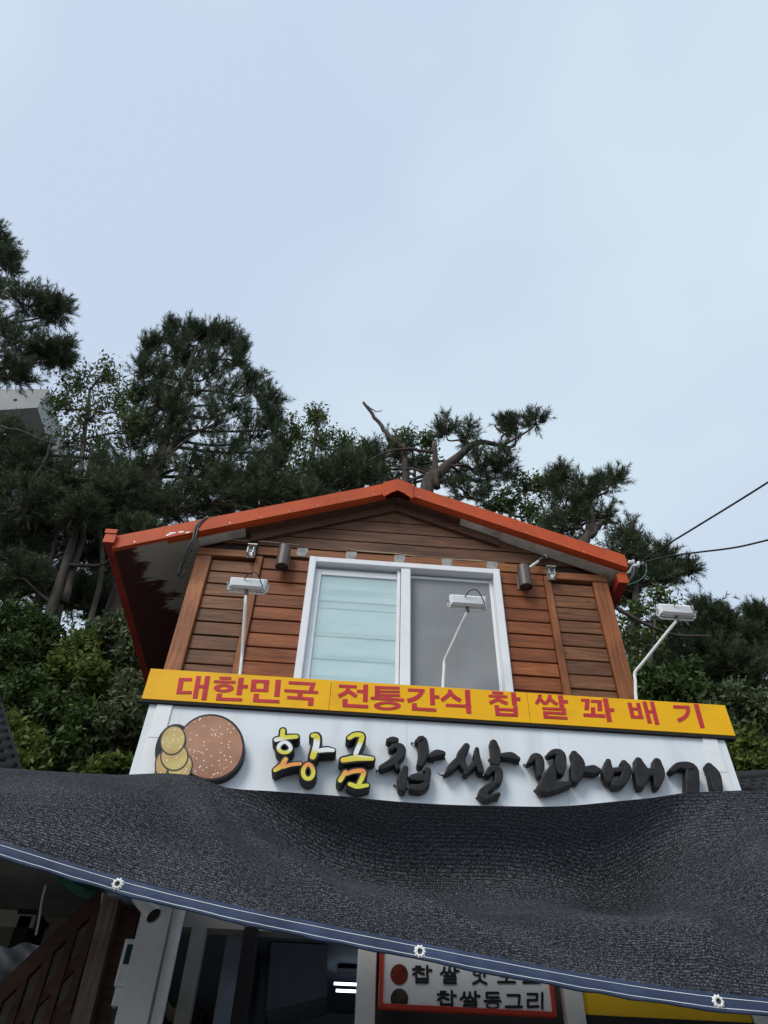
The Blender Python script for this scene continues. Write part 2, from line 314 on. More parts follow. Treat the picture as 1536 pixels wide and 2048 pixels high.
def screen_mat():
    mt = bpy.data.materials.new('insect_screen'); mt.use_nodes = True; t = mt.node_tree; t.nodes.clear(); N = t.nodes.new; L = t.links.new
    o = N('ShaderNodeOutputMaterial'); a = N('ShaderNodeBsdfTransparent'); d = N('ShaderNodeBsdfDiffuse')
    tc = N('ShaderNodeTexCoord'); n = N('ShaderNodeTexNoise'); n.inputs['Scale'].default_value = 3; n.inputs['Detail'].default_value = 6; mp = N('ShaderNodeMapping'); mp.inputs['Scale'].default_value = (1, 1, 0.7); L(tc.outputs['Object'], mp.inputs['Vector']); L(mp.outputs['Vector'], n.inputs['Vector'])
    r = N('ShaderNodeValToRGB'); r.color_ramp.elements[0].position = 0.35; r.color_ramp.elements[1].position = 0.75; r.color_ramp.elements[0].color = (0.33, 0.34, 0.35, 1); r.color_ramp.elements[1].color = (0.40, 0.41, 0.42, 1); L(n.outputs['Fac'], r.inputs['Fac']); L(r.outputs['Color'], d.inputs['Color'])
    x = N('ShaderNodeMixShader'); x.inputs[0].default_value = 0.56; L(a.outputs[0], x.inputs[1]); L(d.outputs[0], x.inputs[2]); L(x.outputs[0], o.inputs['Surface']); return mt
def film_mat():
    mt, t, b, N, L = nodes_of('aqua_window_film'); b.inputs['Roughness'].default_value = 0.12; b.inputs['Base Color'].default_value = (0.56, 0.83, 0.84, 1); b.inputs['Alpha'].default_value = 0.5
    tc = N('ShaderNodeTexCoord'); n = N('ShaderNodeTexNoise'); n.inputs['Scale'].default_value = 2.2; n.inputs['Detail'].default_value = 4; mp = N('ShaderNodeMapping'); mp.inputs['Scale'].default_value = (1, 1, 4); L(tc.outputs['Object'], mp.inputs['Vector']); L(mp.outputs['Vector'], n.inputs['Vector'])
    r = N('ShaderNodeValToRGB'); r.color_ramp.elements[0].position = 0.3; r.color_ramp.elements[1].position = 0.7; r.color_ramp.elements[0].color = (0.60, 0.80, 0.82, 1); r.color_ramp.elements[1].color = (0.74, 0.89, 0.90, 1); L(n.outputs['Fac'], r.inputs['Fac']); L(r.outputs['Color'], b.inputs['Base Color'])
    return mt
M['film'] = film_mat()
M['seamaqua'] = mat('aqua_seam', (0.30, 0.43, 0.45), 0.5)
M['seam'] = mat('grey_seam', (0.07, 0.09, 0.095), 0.7)
M['screen'] = screen_mat()
M['blind'] = mat('pale_aqua_blind', (0.74, 0.90, 0.90), 0.5, var=0.05, scale=2)

def net_mat():
    mt, t, b, N, L = nodes_of('charcoal_shade_netting'); b.inputs['Roughness'].default_value = 0.85; b.inputs['Specular IOR Level'].default_value = 0.15
    uv = N('ShaderNodeUVMap'); uv.uv_map = 'UVMap'
    def tex(sc, st, det=3):
        mp = N('ShaderNodeMapping'); mp.inputs['Scale'].default_value = st; L(uv.outputs[0], mp.inputs['Vector'])
        n = N('ShaderNodeTexNoise'); n.inputs['Scale'].default_value = sc; n.inputs['Detail'].default_value = det; n.inputs['Roughness'].default_value = 0.6; L(mp.outputs['Vector'], n.inputs['Vector']); return n
    wv = N('ShaderNodeTexWave'); wv.wave_type = 'BANDS'; wv.bands_direction = 'Y'; wv.inputs['Scale'].default_value = 14.0; wv.inputs['Distortion'].default_value = 0.18; wv.inputs['Detail'].default_value = 1.0; wv.inputs['Detail Scale'].default_value = 1.5
    L(uv.outputs[0], wv.inputs['Vector'])
    ln = N('ShaderNodeValToRGB'); ln.color_ramp.elements[0].position = 0.08; ln.color_ramp.elements[1].position = 0.38; ln.color_ramp.elements[0].color = (0.30, 0.30, 0.30, 1); ln.color_ramp.elements[1].color = (1, 1, 1, 1); L(wv.outputs['Fac'], ln.inputs['Fac'])
    dash = tex(135, (1.25, 0.7, 1), 2); fl = tex(40, (1.2, 1.0, 1), 3); big = tex(1.6, (1, 1.4, 1), 4)
    a1 = N('ShaderNodeMath'); a1.operation = 'MULTIPLY_ADD'; a1.inputs[1].default_value = 0.45; L(fl.outputs['Fac'], a1.inputs[0]); L(dash.outputs['Fac'], a1.inputs[2])
    a2 = N('ShaderNodeMath'); a2.operation = 'MULTIPLY_ADD'; a2.inputs[1].default_value = 0.18; L(big.outputs['Fac'], a2.inputs[0]); L(a1.outputs[0], a2.inputs[2])
    r = N('ShaderNodeValToRGB'); r.color_ramp.elements[0].position = 0.68; r.color_ramp.elements[1].position = 0.98
    r.color_ramp.elements[0].color = (0.0025, 0.003, 0.0045, 1); r.color_ramp.elements[1].color = (0.180, 0.188, 0.208, 1)
    k = r.color_ramp.elements.new(0.82); k.color = (0.0265, 0.029, 0.037, 1); L(a2.outputs[0], r.inputs['Fac'])
    ml = N('ShaderNodeMix'); ml.data_type = 'RGBA'; ml.blend_type = 'MULTIPLY'; ml.inputs[0].default_value = 1.0; L(r.outputs['Color'], ml.inputs[6]); L(ln.outputs['Color'], ml.inputs[7]); L(ml.outputs[2], b.inputs['Base Color'])
    bp = N('ShaderNodeBump'); bp.inputs['Strength'].default_value = 0.3; bp.inputs['Distance'].default_value = 0.004; L(a1.outputs[0], bp.inputs['Height']); L(bp.outputs['Normal'], b.inputs['Normal'])
    tr = N('ShaderNodeBsdfTranslucent'); tr.inputs['Color'].default_value = (0.05, 0.055, 0.065, 1); xs_ = N('ShaderNodeMixShader'); xs_.inputs[0].default_value = 0.22; o_ = t.nodes['Material Output']
    L(b.outputs[0], xs_.inputs[1]); L(tr.outputs[0], xs_.inputs[2]); L(xs_.outputs[0], o_.inputs['Surface'])
    return mt
M['net'] = net_mat()
M['hem'] = mat('blue_tarpaulin', (0.036, 0.053, 0.100), 0.7, spec=0.2, var=0.25, scale=8, bump=0.4, bscale=22)
M['thread'] = mat('white_thread', (0.75, 0.77, 0.80), 0.7)
M['eyelet'] = mat('white_plastic_eyelet', (0.78, 0.78, 0.76), 0.35)
M['eyehole'] = mat('dark_eyelet_disc', (0.06, 0.05, 0.03), 0.4, metal=0.5)

# ------------------------------------------------------------------ ground and hillside
def smoothstep(a, b, x): t = np.clip((x-a)/(b-a), 0, 1); return t*t*(3-2*t)
def H(x, y):
    ys = [-60, 2.8, 3.3, 4.2, 5.2, 6.5, 9, 16, 40, 90]; zs = [0, 0.0, 3.6, 6.0, 7.9, 9.0, 9.8, 10.5, 10.5, 8]
    z = np.interp(y, ys, zs)
    lump = 0.35*np.sin(x*1.1+y*0.7)+0.22*np.sin(x*2.3-y*1.6+1)
    side = 1-0.22*smoothstep(3, 10, x)
    return z*side + lump*smoothstep(3.2, 4.5, y)
gx = np.concatenate([np.linspace(-90, -16, 10), np.linspace(-15, 15, 61), np.linspace(16, 90, 10)])
gy = np.concatenate([np.linspace(2.75, 12, 38), np.linspace(13, 90, 16)])
mb = MB(); nx = len(gx)
mb.v = [(float(x), float(y), float(H(x, y))-0.02) for y in gy for x in gx]
mb.f = [(j*nx+i, j*nx+i+1, (j+1)*nx+i+1, (j+1)*nx+i) for j in range(len(gy)-1) for i in range(nx-1)]
tag(obj('hillside', mb, M['soil'], smooth=True), None, None, kind='structure')
mb = MB().box(-200, 200, -200, 200, -0.5, 0)
tag(obj('ground', mb, M['asphalt']), None, None, kind='structure')

# ------------------------------------------------------------------ timber hut on top of the shop
WY = 0.30                              # hut wall plane (face of the sheathing), planks stand 25 mm proud of it
XL, XR = -1.43, 2.27
hut = empty('timber_hut', (0.4, 1.6, 4.4), 'brown timber plank hut with orange metal roof above the yellow sign', 'hut')
ridge = (0.335, 6.85); el = (-2.12, 5.86); er = (2.41, 6.06)
def roofz(x): return ridge[1] + ((el[1]-ridge[1])/(el[0]-ridge[0])*(x-ridge[0]) if x < ridge[0] else (er[1]-ridge[1])/(er[0]-ridge[0])*(x-ridge[0]))
BY = 3.1
wall = obj('wall', MB().prism([(XL+.02, 4.35), (XR-.02, 4.35), (XR-.02, roofz(XR)-.16), (ridge[0], ridge[1]-.16), (XL+.02, roofz(XL)-.16)], WY, BY), M['back'], hut)
rnd = random.Random(5)
def plank(x0, x1, z0, z1, m, lip=0.012, poly=None):
    j = rnd.uniform(-0.0015, 0.0015); y1 = WY-0.001; y0 = WY-0.022+j
    if poly is None: mbp = MB().box(x0, x1, y0, y1, z0+lip*0.5, z1-lip*0.5, 0.004)
    else: mbp = MB().prism(poly, y0, y1)
    return obj('plank', mbp, M[m], wall)
PITCH = 0.137
xa, xb = U(437, 1125, WY)[0], U(515, 1115, WY)[0]              # left outer panel
xs0, xs1 = U(514, 1112, WY)[0], U(528, 1112, WY)[0]            # left batten
xt0, xt1 = U(1085, 1158, WY)[0], U(1098, 1158, WY)[0]          # right batten
WX0, WX1, WZ1 = -0.435, 1.29, 5.925
XLP, XRP = XL+0.125, XR-0.13
def rows(x0, x1, ztop, zbot, m, shift=0.0):
    z = ztop
    while z > zbot:
        plank(x0, x1, max(z-PITCH+rnd.uniform(-.003, .003), zbot-.05), z, m); z -= PITCH
rows(XLP+.002, xs0-.002, 5.845, 4.45, 'brown')
rows(xs1+.002, WX0-.002, 5.905, 4.45, 'stain')
rows(WX1+.002, xt0-.002, 5.93, 4.45, 'stain')
rows(xt1+.002, XRP-.002, 5.84, 4.45, 'brown')
plank(xs0-.001, xt1+.001, 5.934, 6.045, 'rail')
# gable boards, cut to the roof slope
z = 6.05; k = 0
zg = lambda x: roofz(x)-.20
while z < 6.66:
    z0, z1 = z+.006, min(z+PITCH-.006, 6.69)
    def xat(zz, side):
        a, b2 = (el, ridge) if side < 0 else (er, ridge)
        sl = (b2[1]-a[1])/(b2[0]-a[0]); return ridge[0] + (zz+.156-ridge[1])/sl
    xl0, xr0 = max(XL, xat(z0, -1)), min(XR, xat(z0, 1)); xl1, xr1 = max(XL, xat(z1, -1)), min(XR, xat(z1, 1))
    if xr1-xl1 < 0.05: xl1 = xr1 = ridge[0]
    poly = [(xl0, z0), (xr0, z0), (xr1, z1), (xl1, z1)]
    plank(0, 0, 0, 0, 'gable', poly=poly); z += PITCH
nail_me = bpy.data.meshes.new('nail'); nb = MB().tube([(0, -.0015, 0), (0, .001, 0)], .0055, 6); nail_me.from_pydata(nb.v, [], nb.f); nail_me.materials.append(M['brownmetal'])
for pl in list(wall.children):
    bb = np.array([v.co for v in pl.data.vertices]); lo, hi = bb.min(0), bb.max(0)
    if hi[0]-lo[0] < .2: continue
    for x in ([lo[0]+.03, hi[0]-.03] if hi[0]-lo[0] < 1.2 else list(np.arange(lo[0]+.25, hi[0]-.2, .42))):
        no_ = bpy.data.objects.new('nail', nail_me); COL.objects.link(no_); no_.parent = wall; no_.location = (x+rnd.uniform(-.008, .008), lo[1], (lo[2]+hi[2])/2+rnd.uniform(-.012, .012))
# posts, battens, rails
def part(name, mbp, m, parent=hut, **kw): return obj(name, mbp, M[m], parent, **kw)
part('corner_post', MB().box(XL-.01, XLP, WY-.055, WY+.1, 4.4, 5.86, .006), 'post')
part('corner_post', MB().box(XRP, XR+.01, WY-.055, WY+.1, 4.4, 5.86, .006), 'post')
part('batten', MB().box(xs0, xs1, WY-.048, WY-.001, 4.4, 5.90, .004), 'post')
part('batten', MB().box(xt0, xt1, WY-.048, WY-.001, 4.4, 5.90, .004), 'post')
part('top_rail', MB().box(XL-.012, xs0-.004, WY-.060, WY-.001, 5.862, 5.945, .005), 'rail')
part('top_rail', MB().box(xt1+.004, XR+.012, WY-.060, WY-.001, 5.862, 5.945, .005), 'rail')
for px in (605, 703, 800, 895, 985):
    p = U(px, 1104+(px-605)*0.072, WY-.026)
    mbp = MB().prism([(p[0]-.045, p[2]-.05), (p[0]+.03, p[2]-.055), (p[0]+.05, p[2]+.015), (p[0]+.045, p[2]+.05), (p[0]-.05, p[2]+.045), (p[0]-.055, p[2]-.01)], WY-.026, WY-.0235)
    part('putty_patch', mbp, 'putty')
# pale splintered crack along the lowest gable board
pts = [U(x, y, WY-.024) for x, y in ((462, 1080), (530, 1083), (600, 1090), (690, 1098), (720, 1102), (790, 1107), (840, 1114), (950, 1121), (1010, 1126))]
for i0, i1 in ((0, 2), (3, 6), (6, 8)):
    mbp = MB().tube(pts[i0:i1+1], [0.003]+[0.0075]*(i1-i0-1)+[0.003], 5); part('split_edge', mbp, 'cutwood')
# barge trim boards against the gable wall
for xa_, xb_ in ((-1.0, ridge[0]-.002), (ridge[0]+.002, 1.32)):
    q = lambda x, d: (x, roofz(x)-d)
    part('barge_trim', MB().prism([q(xa_, .152), q(xb_, .152), q(xb_, .245), q(xa_, .245)], WY-.058, WY-.0235), 'trim')
# roof
RF = 0.10
roof = obj('roof', MB().prism([(el[0]-.04, el[1]), ridge, (er[0]+.02, er[1]), (er[0]+.02, er[1]-.035), (ridge[0], ridge[1]-.035), (el[0]-.04, el[1]-.035)], RF+.012, BY+.25), M['orange'], hut)
def fasc(a, b2, name='fascia'):
    mbp = MB().prism([a, b2, (b2[0], b2[1]-.152), (a[0], a[1]-.152)], RF-.012, RF+.010)
    mbp.prism([(a[0], a[1]-.148), (b2[0], b2[1]-.148), (b2[0], b2[1]-.162), (a[0], a[1]-.162)], RF+.0101, RF+.06)
    return obj(name, mbp, M['orange'], roof)
fasc((el[0], el[1]+.012), (ridge[0]-.11, roofz(ridge[0]-.11)+.012)); fasc((ridge[0]+.12, roofz(ridge[0]+.12)+.012), (er[0]+.02, er[1]+.012))
for sx_, xs_l in ((-1, (-1.75, -.95, -.25)), (1, (.85, 1.45, 2.05))):
    for x in xs_l:
        obj('lap_joint', MB().prism([(x-.012, roofz(x-.012)+.014), (x+.012, roofz(x+.012)+.014), (x+.012, roofz(x+.012)-.141), (x-.012, roofz(x-.012)-.141)], RF-.0145, RF-.0122), M['orange'], roof)
    for x in np.linspace(-1.95, .1, 9) if sx_ < 0 else np.linspace(.55, 2.3, 8):
        z_ = roofz(x)-.118; obj('screw', MB().tube([(x, RF-.017, z_), (x, RF-.0121, z_)], .006, 6), M['steel'], roof)
# folded ridge cap with raised lips
cx0, cx1 = ridge[0]-.13, ridge[0]+.14
mbp = MB().prism([(cx0, roofz(cx0)+.022), (ridge[0], ridge[1]+.03), (cx1, roofz(cx1)+.022), (cx1, roofz(cx1)-.185), (ridge[0]+.06, ridge[1]-.165), (ridge[0], ridge[1]-.135), (ridge[0]-.06, ridge[1]-.17), (cx0, roofz(cx0)-.185)], RF-.022, RF-.0125)
for x in (cx0, cx1): mbp.beam((x, RF-.02, roofz(x)+.022), (x, RF-.02, roofz(x)-.18), .012, .022, up=(1, 0, 0))
mbp.prism([(cx0, roofz(cx0)+.012), (ridge[0], ridge[1]+.03), (cx1, roofz(cx1)+.012), (cx1, roofz(cx1)+.002), (ridge[0], ridge[1]+.018), (cx0, roofz(cx0)+.002)], RF-.012, BY+.25)
obj('ridge_cap', mbp, M['orange'], roof)
def sof(x0, x1, m, y0, y1):
    return obj('soffit', MB().prism([(x0, roofz(x0)-.135), (x1, roofz(x1)-.135), (x1, roofz(x1)-.15), (x0, roofz(x0)-.15)], y0, y1), M[m], roof)
ORG_keep = ORG[roof]; 
sfo = MB().prism([(el[0]+.02, roofz(el[0])-.135), (XL-.012, roofz(XL)-.135), (XL-.012, roofz(XL)-.15), (el[0]+.02, roofz(el[0])-.15)], RF+.02, BY+.2)
me = bpy.data.meshes.new('soffit'); me.from_pydata(sfo.v, [], sfo.f); o = bpy.data.objects.new('soffit', me); COL.objects.link(o); me.materials.append(M['soffit']); o.parent = roof; o.location = tuple(-ORG[hut]); ORG[o] = ORG[roof]
o['label'] = 'pale eave soffit with paint peeled away in ragged dark red patches'
sof(XL-.011, -1.05, 'soffit2', RF+.062, WY-.024); sof(-1.049, ridge[0], 'trim', RF+.062, WY-.024); sof(ridge[0], .95, 'trim', RF+.062, WY-.024); sof(.951, XR+.011, 'soffit2', RF+.062, WY-.024)
sof(XR+.012, er[0], 'soffit2', RF+.062, BY+.2)
# eave gutters (C-shaped channel running back along each eave)
def gutter(x, z, sgn, y0):
    wg, hg, t = .085, .115, .008
    X = lambda a: x+sgn*a
    poly = [(X(0), z-.02), (X(0), z-hg), (X(wg), z-hg), (X(wg), z+.02), (X(wg-t), z+.02), (X(wg-t), z-hg+t), (X(t), z-hg+t), (X(t), z-.02)]
    g = obj('gutter', MB().prism(poly, y0, BY+.25), M['darkred'], roof)
    obj('gutter_end_cap', MB().prism([(X(-.005), z-.03), (X(-.005), z-hg-.006), (X(wg+.006), z-hg-.006), (X(wg+.006), z+.028)], y0-.009, y0-.001), M['orange'], g)
    return g
gutter(el[0]+.005, el[1]+.02, -1, RF-.04)
gutter(er[0]-.075, er[1]-.155, 1, RF+.05)
lip = U(222, 1070, RF-.03)
obj('gutter_bracket', MB().box(lip[0]-.05, lip[0]+.05, RF-.058, RF-.05, lip[2]-.0, lip[2]+.045), M['orange'], roof)
# paint scuffs on the left fascia
for (x, y, ww) in ((345, 1066, .035), (362, 1064, .03), (375, 1065, .02), (338, 1069, .02)):
    p = U(x, y, RF-.0135); obj('paint_scuff', MB().prism([(p[0]-ww, p[2]-.004), (p[0]-.2*ww, p[2]-.010), (p[0]+ww, p[2]+.005), (p[0]+.5*ww, p[2]+.014), (p[0]-.5*ww, p[2]+.006)], RF-.0135, RF-.0122), M['white'], roof)

# window
win = empty('sliding_window', ((WX0+WX1)/2, WY, 4.62), 'white framed two-pane sliding window, left pane aqua, right pane screened', 'window')
def wpart(name, mbp, m, parent=win): return obj(name, mbp, M[m], parent)
WZ0 = 4.45; fw = .062
MX0, MX1 = U(801, 1250, WY-.05)[0], U(821, 1250, WY-.05)[0]
fr = wpart('frame', MB().box(WX0, WX0+fw, WY-.07, WY+.12, WZ0, WZ1, .006).box(WX1-fw, WX1, WY-.07, WY+.12, WZ0, WZ1, .006).box(WX0+fw+.0005, WX1-fw-.0005, WY-.068, WY+.12, WZ1-fw, WZ1-.0005, .006).box(WX0+fw+.0005, WX1-fw-.0005, WY-.068, WY+.12, WZ0, WZ0+fw, .006), 'pvc')
wpart('mullion', MB().box(MX0, MX1, WY-.060, WY+.05, WZ0+fw+.001, WZ1-fw-.001, .005), 'pvc')
wpart('mullion_strip', MB().box(MX0-.035, MX0-.004, WY-.030, WY+.06, WZ0+fw+.001, WZ1-fw-.001, .005), 'pvc')
s1 = .055
sash = wpart('sash', MB().box(WX0+fw+.001, WX0+fw+s1, WY-.005, WY+.035, WZ0+fw+.001, WZ1-fw-.03, .004).box(WX0+fw+s1+.0005, MX0-.036, WY-.004, WY+.035, WZ1-fw-.03-s1-.01, WZ1-fw-.0305, .004), 'pvc')
wpart('pane', MB().box(WX0+fw+s1+.001, MX0-.036, WY+.010, WY+.016, WZ0+fw+.001, WZ1-fw-.03-s1-.011), 'film', sash)
for py_, th_ in ((1205, .004), (1219, .005), (1275, .006), (1321, .006)):
    zq = U(700, py_, WY+.008)[2]; wpart('film_seam', MB().box(WX0+fw+s1+.003, MX0-.038, WY+.0085, WY+.0098, zq-th_/2, zq+th_/2), 'seamaqua', sash)
s2 = .03
sash = wpart('screen_frame', MB().box(WX1-fw-s2, WX1-fw-.001, WY+.012, WY+.03, WZ0+fw+.001, WZ1-fw-.02, .003).box(MX1+.001, WX1-fw-s2-.0005, WY+.0125, WY+.03, WZ1-fw-.02-s2, WZ1-fw-.0205, .003), 'pvc')
wpart('insect_screen', MB().box(MX1+.001, WX1-fw-s2-.001, WY+.018, WY+.020, WZ0+fw+.001, WZ1-fw-.02-s2-.001), 'screen', sash)
wpart('pane', MB().box(MX1-.02, WX1-fw-.002, WY+.034, WY+.040, WZ0+fw+.002, WZ1-fw-.025), 'glass')
# pale pleated blind behind the glass: a part per fold
zz = WZ1-fw-.01
for hgt in (.225, .12, .34, .235, .19, .25):
    z1_ = zz; z0_ = max(zz-hgt, WZ0+fw)
    if z1_-z0_ < .02: break
    mbp = MB(); xx0, xx1 = WX0+fw+.01, WX1-fw-.01
    mbp.add([(xx0, WY+.075, z1_), (xx1, WY+.075, z1_), (xx1, WY+.048, z0_+.014), (xx0, WY+.048, z0_+.014), (xx0, WY+.075, z0_), (xx1, WY+.075, z0_)], [(0, 3, 2, 1), (3, 4, 5, 2)])
    wpart('blind_fold', mbp, 'blind'); zz -= hgt
    wpart('blind_seam', MB().box(xx0, xx1, WY+.042, WY+.047, z0_+.006, z0_+.015), 'seam')
wpart('recess_back', MB().box(WX0+fw, WX1-fw, WY+.108, WY+.115, WZ0+fw, WZ1-fw), 'greywall')
# the wall box is solid: open it for the window by splitting it around the opening
def rebuild_wall():
    mbp = MB()
    mbp.prism([(XL+.02, 4.35), (WX0, 4.35), (WX0, roofz(WX0)-.16), (XL+.02, roofz(XL)-.16)], WY, BY)
    mbp.prism([(WX1, 4.35), (XR-.02, 4.35), (XR-.02, roofz(XR)-.16), (WX1, roofz(WX1)-.16)], WY, BY)
    mbp.prism([(WX0+.0005, WZ1), (WX1-.0005, WZ1), (WX1-.0005, roofz(WX1)-.161), (ridge[0], ridge[1]-.16), (WX0+.0005, roofz(WX0)-.161)], WY+.0005, BY-.001)
    mbp.box(WX0+.0005, WX1-.0005, WY+.13, BY-.001, 4.36, WZ1-.0005)
    me = bpy.data.meshes.new('wall'); me.from_pydata((np.array(mbp.v)-ORG[hut]).tolist(), [], mbp.f); me.materials.append(M['back']); wall.data = me
rebuild_wall()

# ------------------------------------------------------------------ shop body (ground floor)
shop = empty('shop_building', (0.6, 1.5, 0), 'ground floor doughnut shop in shadow under the dark net', 'building')
sp = lambda n, mbp, m, par=shop, **k: obj(n, mbp, M[m], par, **k)
sp('parapet', MB().box(-1.36, 2.70, .14, 3.1, 3.12, 4.345), 'greywall')
sp('ceiling', MB().box(-1.36, 2.70, .16, 3.1, 3.02, 3.10), 'room')
sp('side_wall', MB().box(2.60, 2.72, .1, 3.1, 0, 3.015), 'greywall'); sp('side_wall', MB().box(-.62, -.50, .25, 3.1, 0, 3.015), 'room')
sp('back_wall', MB().box(-.49, 2.59, 2.98, 3.1, 0, 3.015), 'room')
for z in (2.55, 2.2): sp('wall_seam', MB().box(-.45, 2.55, 2.965, 2.979, z, z+.012), 'dark')
# header beam over the doorway
sp('header_beam', MB().box(-.90, .17, .10, .22, 2.86, 3.01), 'greywall')
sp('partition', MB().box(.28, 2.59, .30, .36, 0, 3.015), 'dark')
CX0, CX1 = U(232, 2030, -.14)[0], U(298, 2030, -.14)[0]; PXc = U(313, 2030, -.165)[0]
col = sp('column', MB().box(CX0, CX1, -.14, .05, 0, 3.2, .004), 'pillar')
sp('column', MB().box(.16, .265, .0, .10, 0, 3.05, .004), 'pillar')
xq = U(1148, 2030, .02)[0]; sp('column', MB().box(xq-.05, xq+.05, -.03, .06, 0, 3.05, .004), 'pillar')
xq = U(1528, 2040, .02)[0]; sp('column', MB().box(xq-.07, xq+.12, -.03, .06, 0, 3.05, .004), 'pillar')
sp('door_frame', MB().box(-.50, -.42, .02, .12, 0, 2.855), 'dark'); sp('door_frame', MB().box(-.80, -.72, .05, .13, 0, 2.855), 'greywall')
# white drain pipe with elbow on the front column
A = U(300, 1822, -.16); pa = [(-1.02, .0, 3.12), (-1.015, -.16, 3.02), (-.985, -.235, 2.955), (-.972, -.262, 2.925)]
pipe = empty('drain_pipe', (-.985, -.2, 0), 'white plastic drain elbow sticking out from the white column', 'pipe')
mbp = MB().tube([U(270, 1775, -.02), U(280, 1795, -.16), U(296, 1815, -.235), U(308, 1832, -.262)], .042, 16, cap=False)
obj('elbow', mbp, M['pillar'], pipe, smooth=True)
mbp = MB().tube([U(280, 1795, -.16), U(296, 1815, -.235), U(307, 1831, -.258)], .037, 16); obj('bore', mbp, M['dark'], pipe, smooth=True)
mbp = MB().tube([(PXc, -.12, 0), (PXc, -.12, 2.93)], .030, 12); obj('downpipe', mbp, M['pillar'], pipe, smooth=True)
# interior ceiling lamp: two lit tubes
A = U(672, 1960, 1.5); tub = empty('fluorescent_lamp', (A[0]+.3, 1.5, 2.98), 'twin lit fluorescent tubes on the dark shop ceiling', 'lamp')
q = U(668, 1967, 1.5); q2 = U(672, 1981, 1.42)
obj('fixture', MB().box(q[0]+.02, q[0]+1.1, 1.38, 1.54, 2.99, 3.012), M['dark'], tub)
obj('tube', MB().tube([(q[0], 1.5, min(q[2], 2.965)), (q[0]+1.0, 1.5, min(q[2], 2.965)+.005)], .009, 10), M['tube'], tub)
obj('tube', MB().tube([(q2[0], 1.42, min(q2[2], 2.955)), (q2[0]+1.0, 1.42, min(q2[2], 2.955)+.005)], .009, 10), M['tube'], tub)
hood = MB().prism([(-.40, 3.01), (-.02, 3.01), (.0, 2.72), (-.38, 2.62)], .9, 1.5)
hd = obj('extractor_hood', hood, M['room']); tag(hd, 'blue grey extractor hood hanging inside the doorway', 'hood')

# ------------------------------------------------------------------ text strokes
def catmull(pts, sub=5):
    P = np.array(pts, float)
    if len(P) < 3: return np.array([P[0]+(P[1]-P[0])*t for t in np.linspace(0, 1, sub+1)])
    Q = np.vstack([2*P[0]-P[1], P, 2*P[-1]-P[-2]]); o = []
    for i in range(1, len(Q)-2):
        for t in np.linspace(0, 1, sub, endpoint=False):
            a, b, c, d = Q[i-1], Q[i], Q[i+1], Q[i+2]
            o.append(.5*((2*b)+(-a+c)*t+(2*a-5*b+4*c-d)*t*t+(-a+3*b-3*c+d)*t**3))
    o.append(Q[-2]); return np.array(o)
def brush(mb, pts, Y, depth, bev=0.008, inset=0.0, closed=False, capn=5):
    """pts: (px, py, halfwidth_px); a rounded bar whose front face lies in the plane y=Y and which is depth deep"""
    if closed:
        P = np.array(pts, float); C = np.vstack([catmull(np.vstack([P[-1], P, P[0], P[1]]), 4)])[4:-4]
    else: C = catmull(pts, 5)
    W = np.maximum(C[:, 2], 0.5)
    c3 = np.array([U(x, y, Y) for x, y in C[:, :2]])[:, [0, 2]]
    sc = np.linalg.norm(U(C[0,0]+1, C[0,1], Y)-U(C[0,0], C[0,1], Y)); hw = np.maximum(W*sc*1.05-inset, .003)
    n = len(c3); T = np.gradient(c3, axis=0)
    if closed: T = np.roll(c3, -1, 0)-np.roll(c3, 1, 0); 
    T /= np.linalg.norm(T, axis=1)[:, None]+1e-9; Nn = np.stack([-T[:, 1], T[:, 0]], 1)
    def ring(ins):
        h = np.maximum(hw-ins, .002)[:, None]; Lf = c3+Nn*h; Rt = c3-Nn*h
        if closed: return Lf, Rt, None, None
        e = [c3[-1]+h[-1]*(Nn[-1]*math.cos(a)+T[-1]*math.sin(a)) for a in np.linspace(0, math.pi, capn+2)[1:-1]]
        s = [c3[0]+h[0]*(-Nn[0]*math.cos(a)-T[0]*math.sin(a)) for a in np.linspace(0, math.pi, capn+2)[1:-1]]
        return Lf, Rt, e, s
    levels = [(0, depth), (0, bev), (bev*.3, bev*.3), (bev, 0)] if bev > 0 else [(0, depth), (0, 0)]
    if closed:
        base = len(mb.v); K = len(levels)
        for ins, d in levels:
            Lf, Rt, _, _ = ring(ins); mb.v += [(p[0], Y+d, p[1]) for p in Lf]+[(p[0], Y+d, p[1]) for p in Rt]
        for k in range(K-1):
            for i in range(n):
                j = (i+1) % n; a = base+k*2*n; b = base+(k+1)*2*n
                mb.f += [(a+i, a+j, b+j, b+i), (a+n+j, a+n+i, b+n+i, b+n+j)]
        b = base+(K-1)*2*n; mb.f += [(b+i, b+(i+1) % n, b+n+(i+1) % n, b+n+i) for i in range(n)]
        return
    base = len(mb.v); K = len(levels); R = 2*n+2*capn
    for ins, d in levels:
        Lf, Rt, e, s = ring(ins)
        mb.v += [(p[0], Y+d, p[1]) for p in list(Lf)+e+list(Rt[::-1])+s]
    for k in range(K-1):
        a = base+k*R; b = a+R
        mb.f += [(a+i, a+(i+1) % R, b+(i+1) % R, b+i) for i in range(R)]
    b = base+(K-1)*R
    mb.f += [(b+i, b+i+1, b+2*n+capn-2-i, b+2*n+capn-1-i) for i in range(n-1)]
    mb.f.append(tuple(b+n-1+i for i in range(capn+2)))
    mb.f.append((b+n+capn+n-1,)+tuple(b+2*n+capn+i for i in range(capn))+(b,))
def flat(mb, pts2, Y, off):
    P = [U(x, y, Y) for x, y in pts2]; n = len(P)
    mb.add([(p[0], Y-off, p[2]) for p in P]+[(p[0], Y-.0004, p[2]) for p in P], [tuple(range(n))]+[(i, (i+1) % n, (i+1) % n+n, i+n) for i in range(n)])
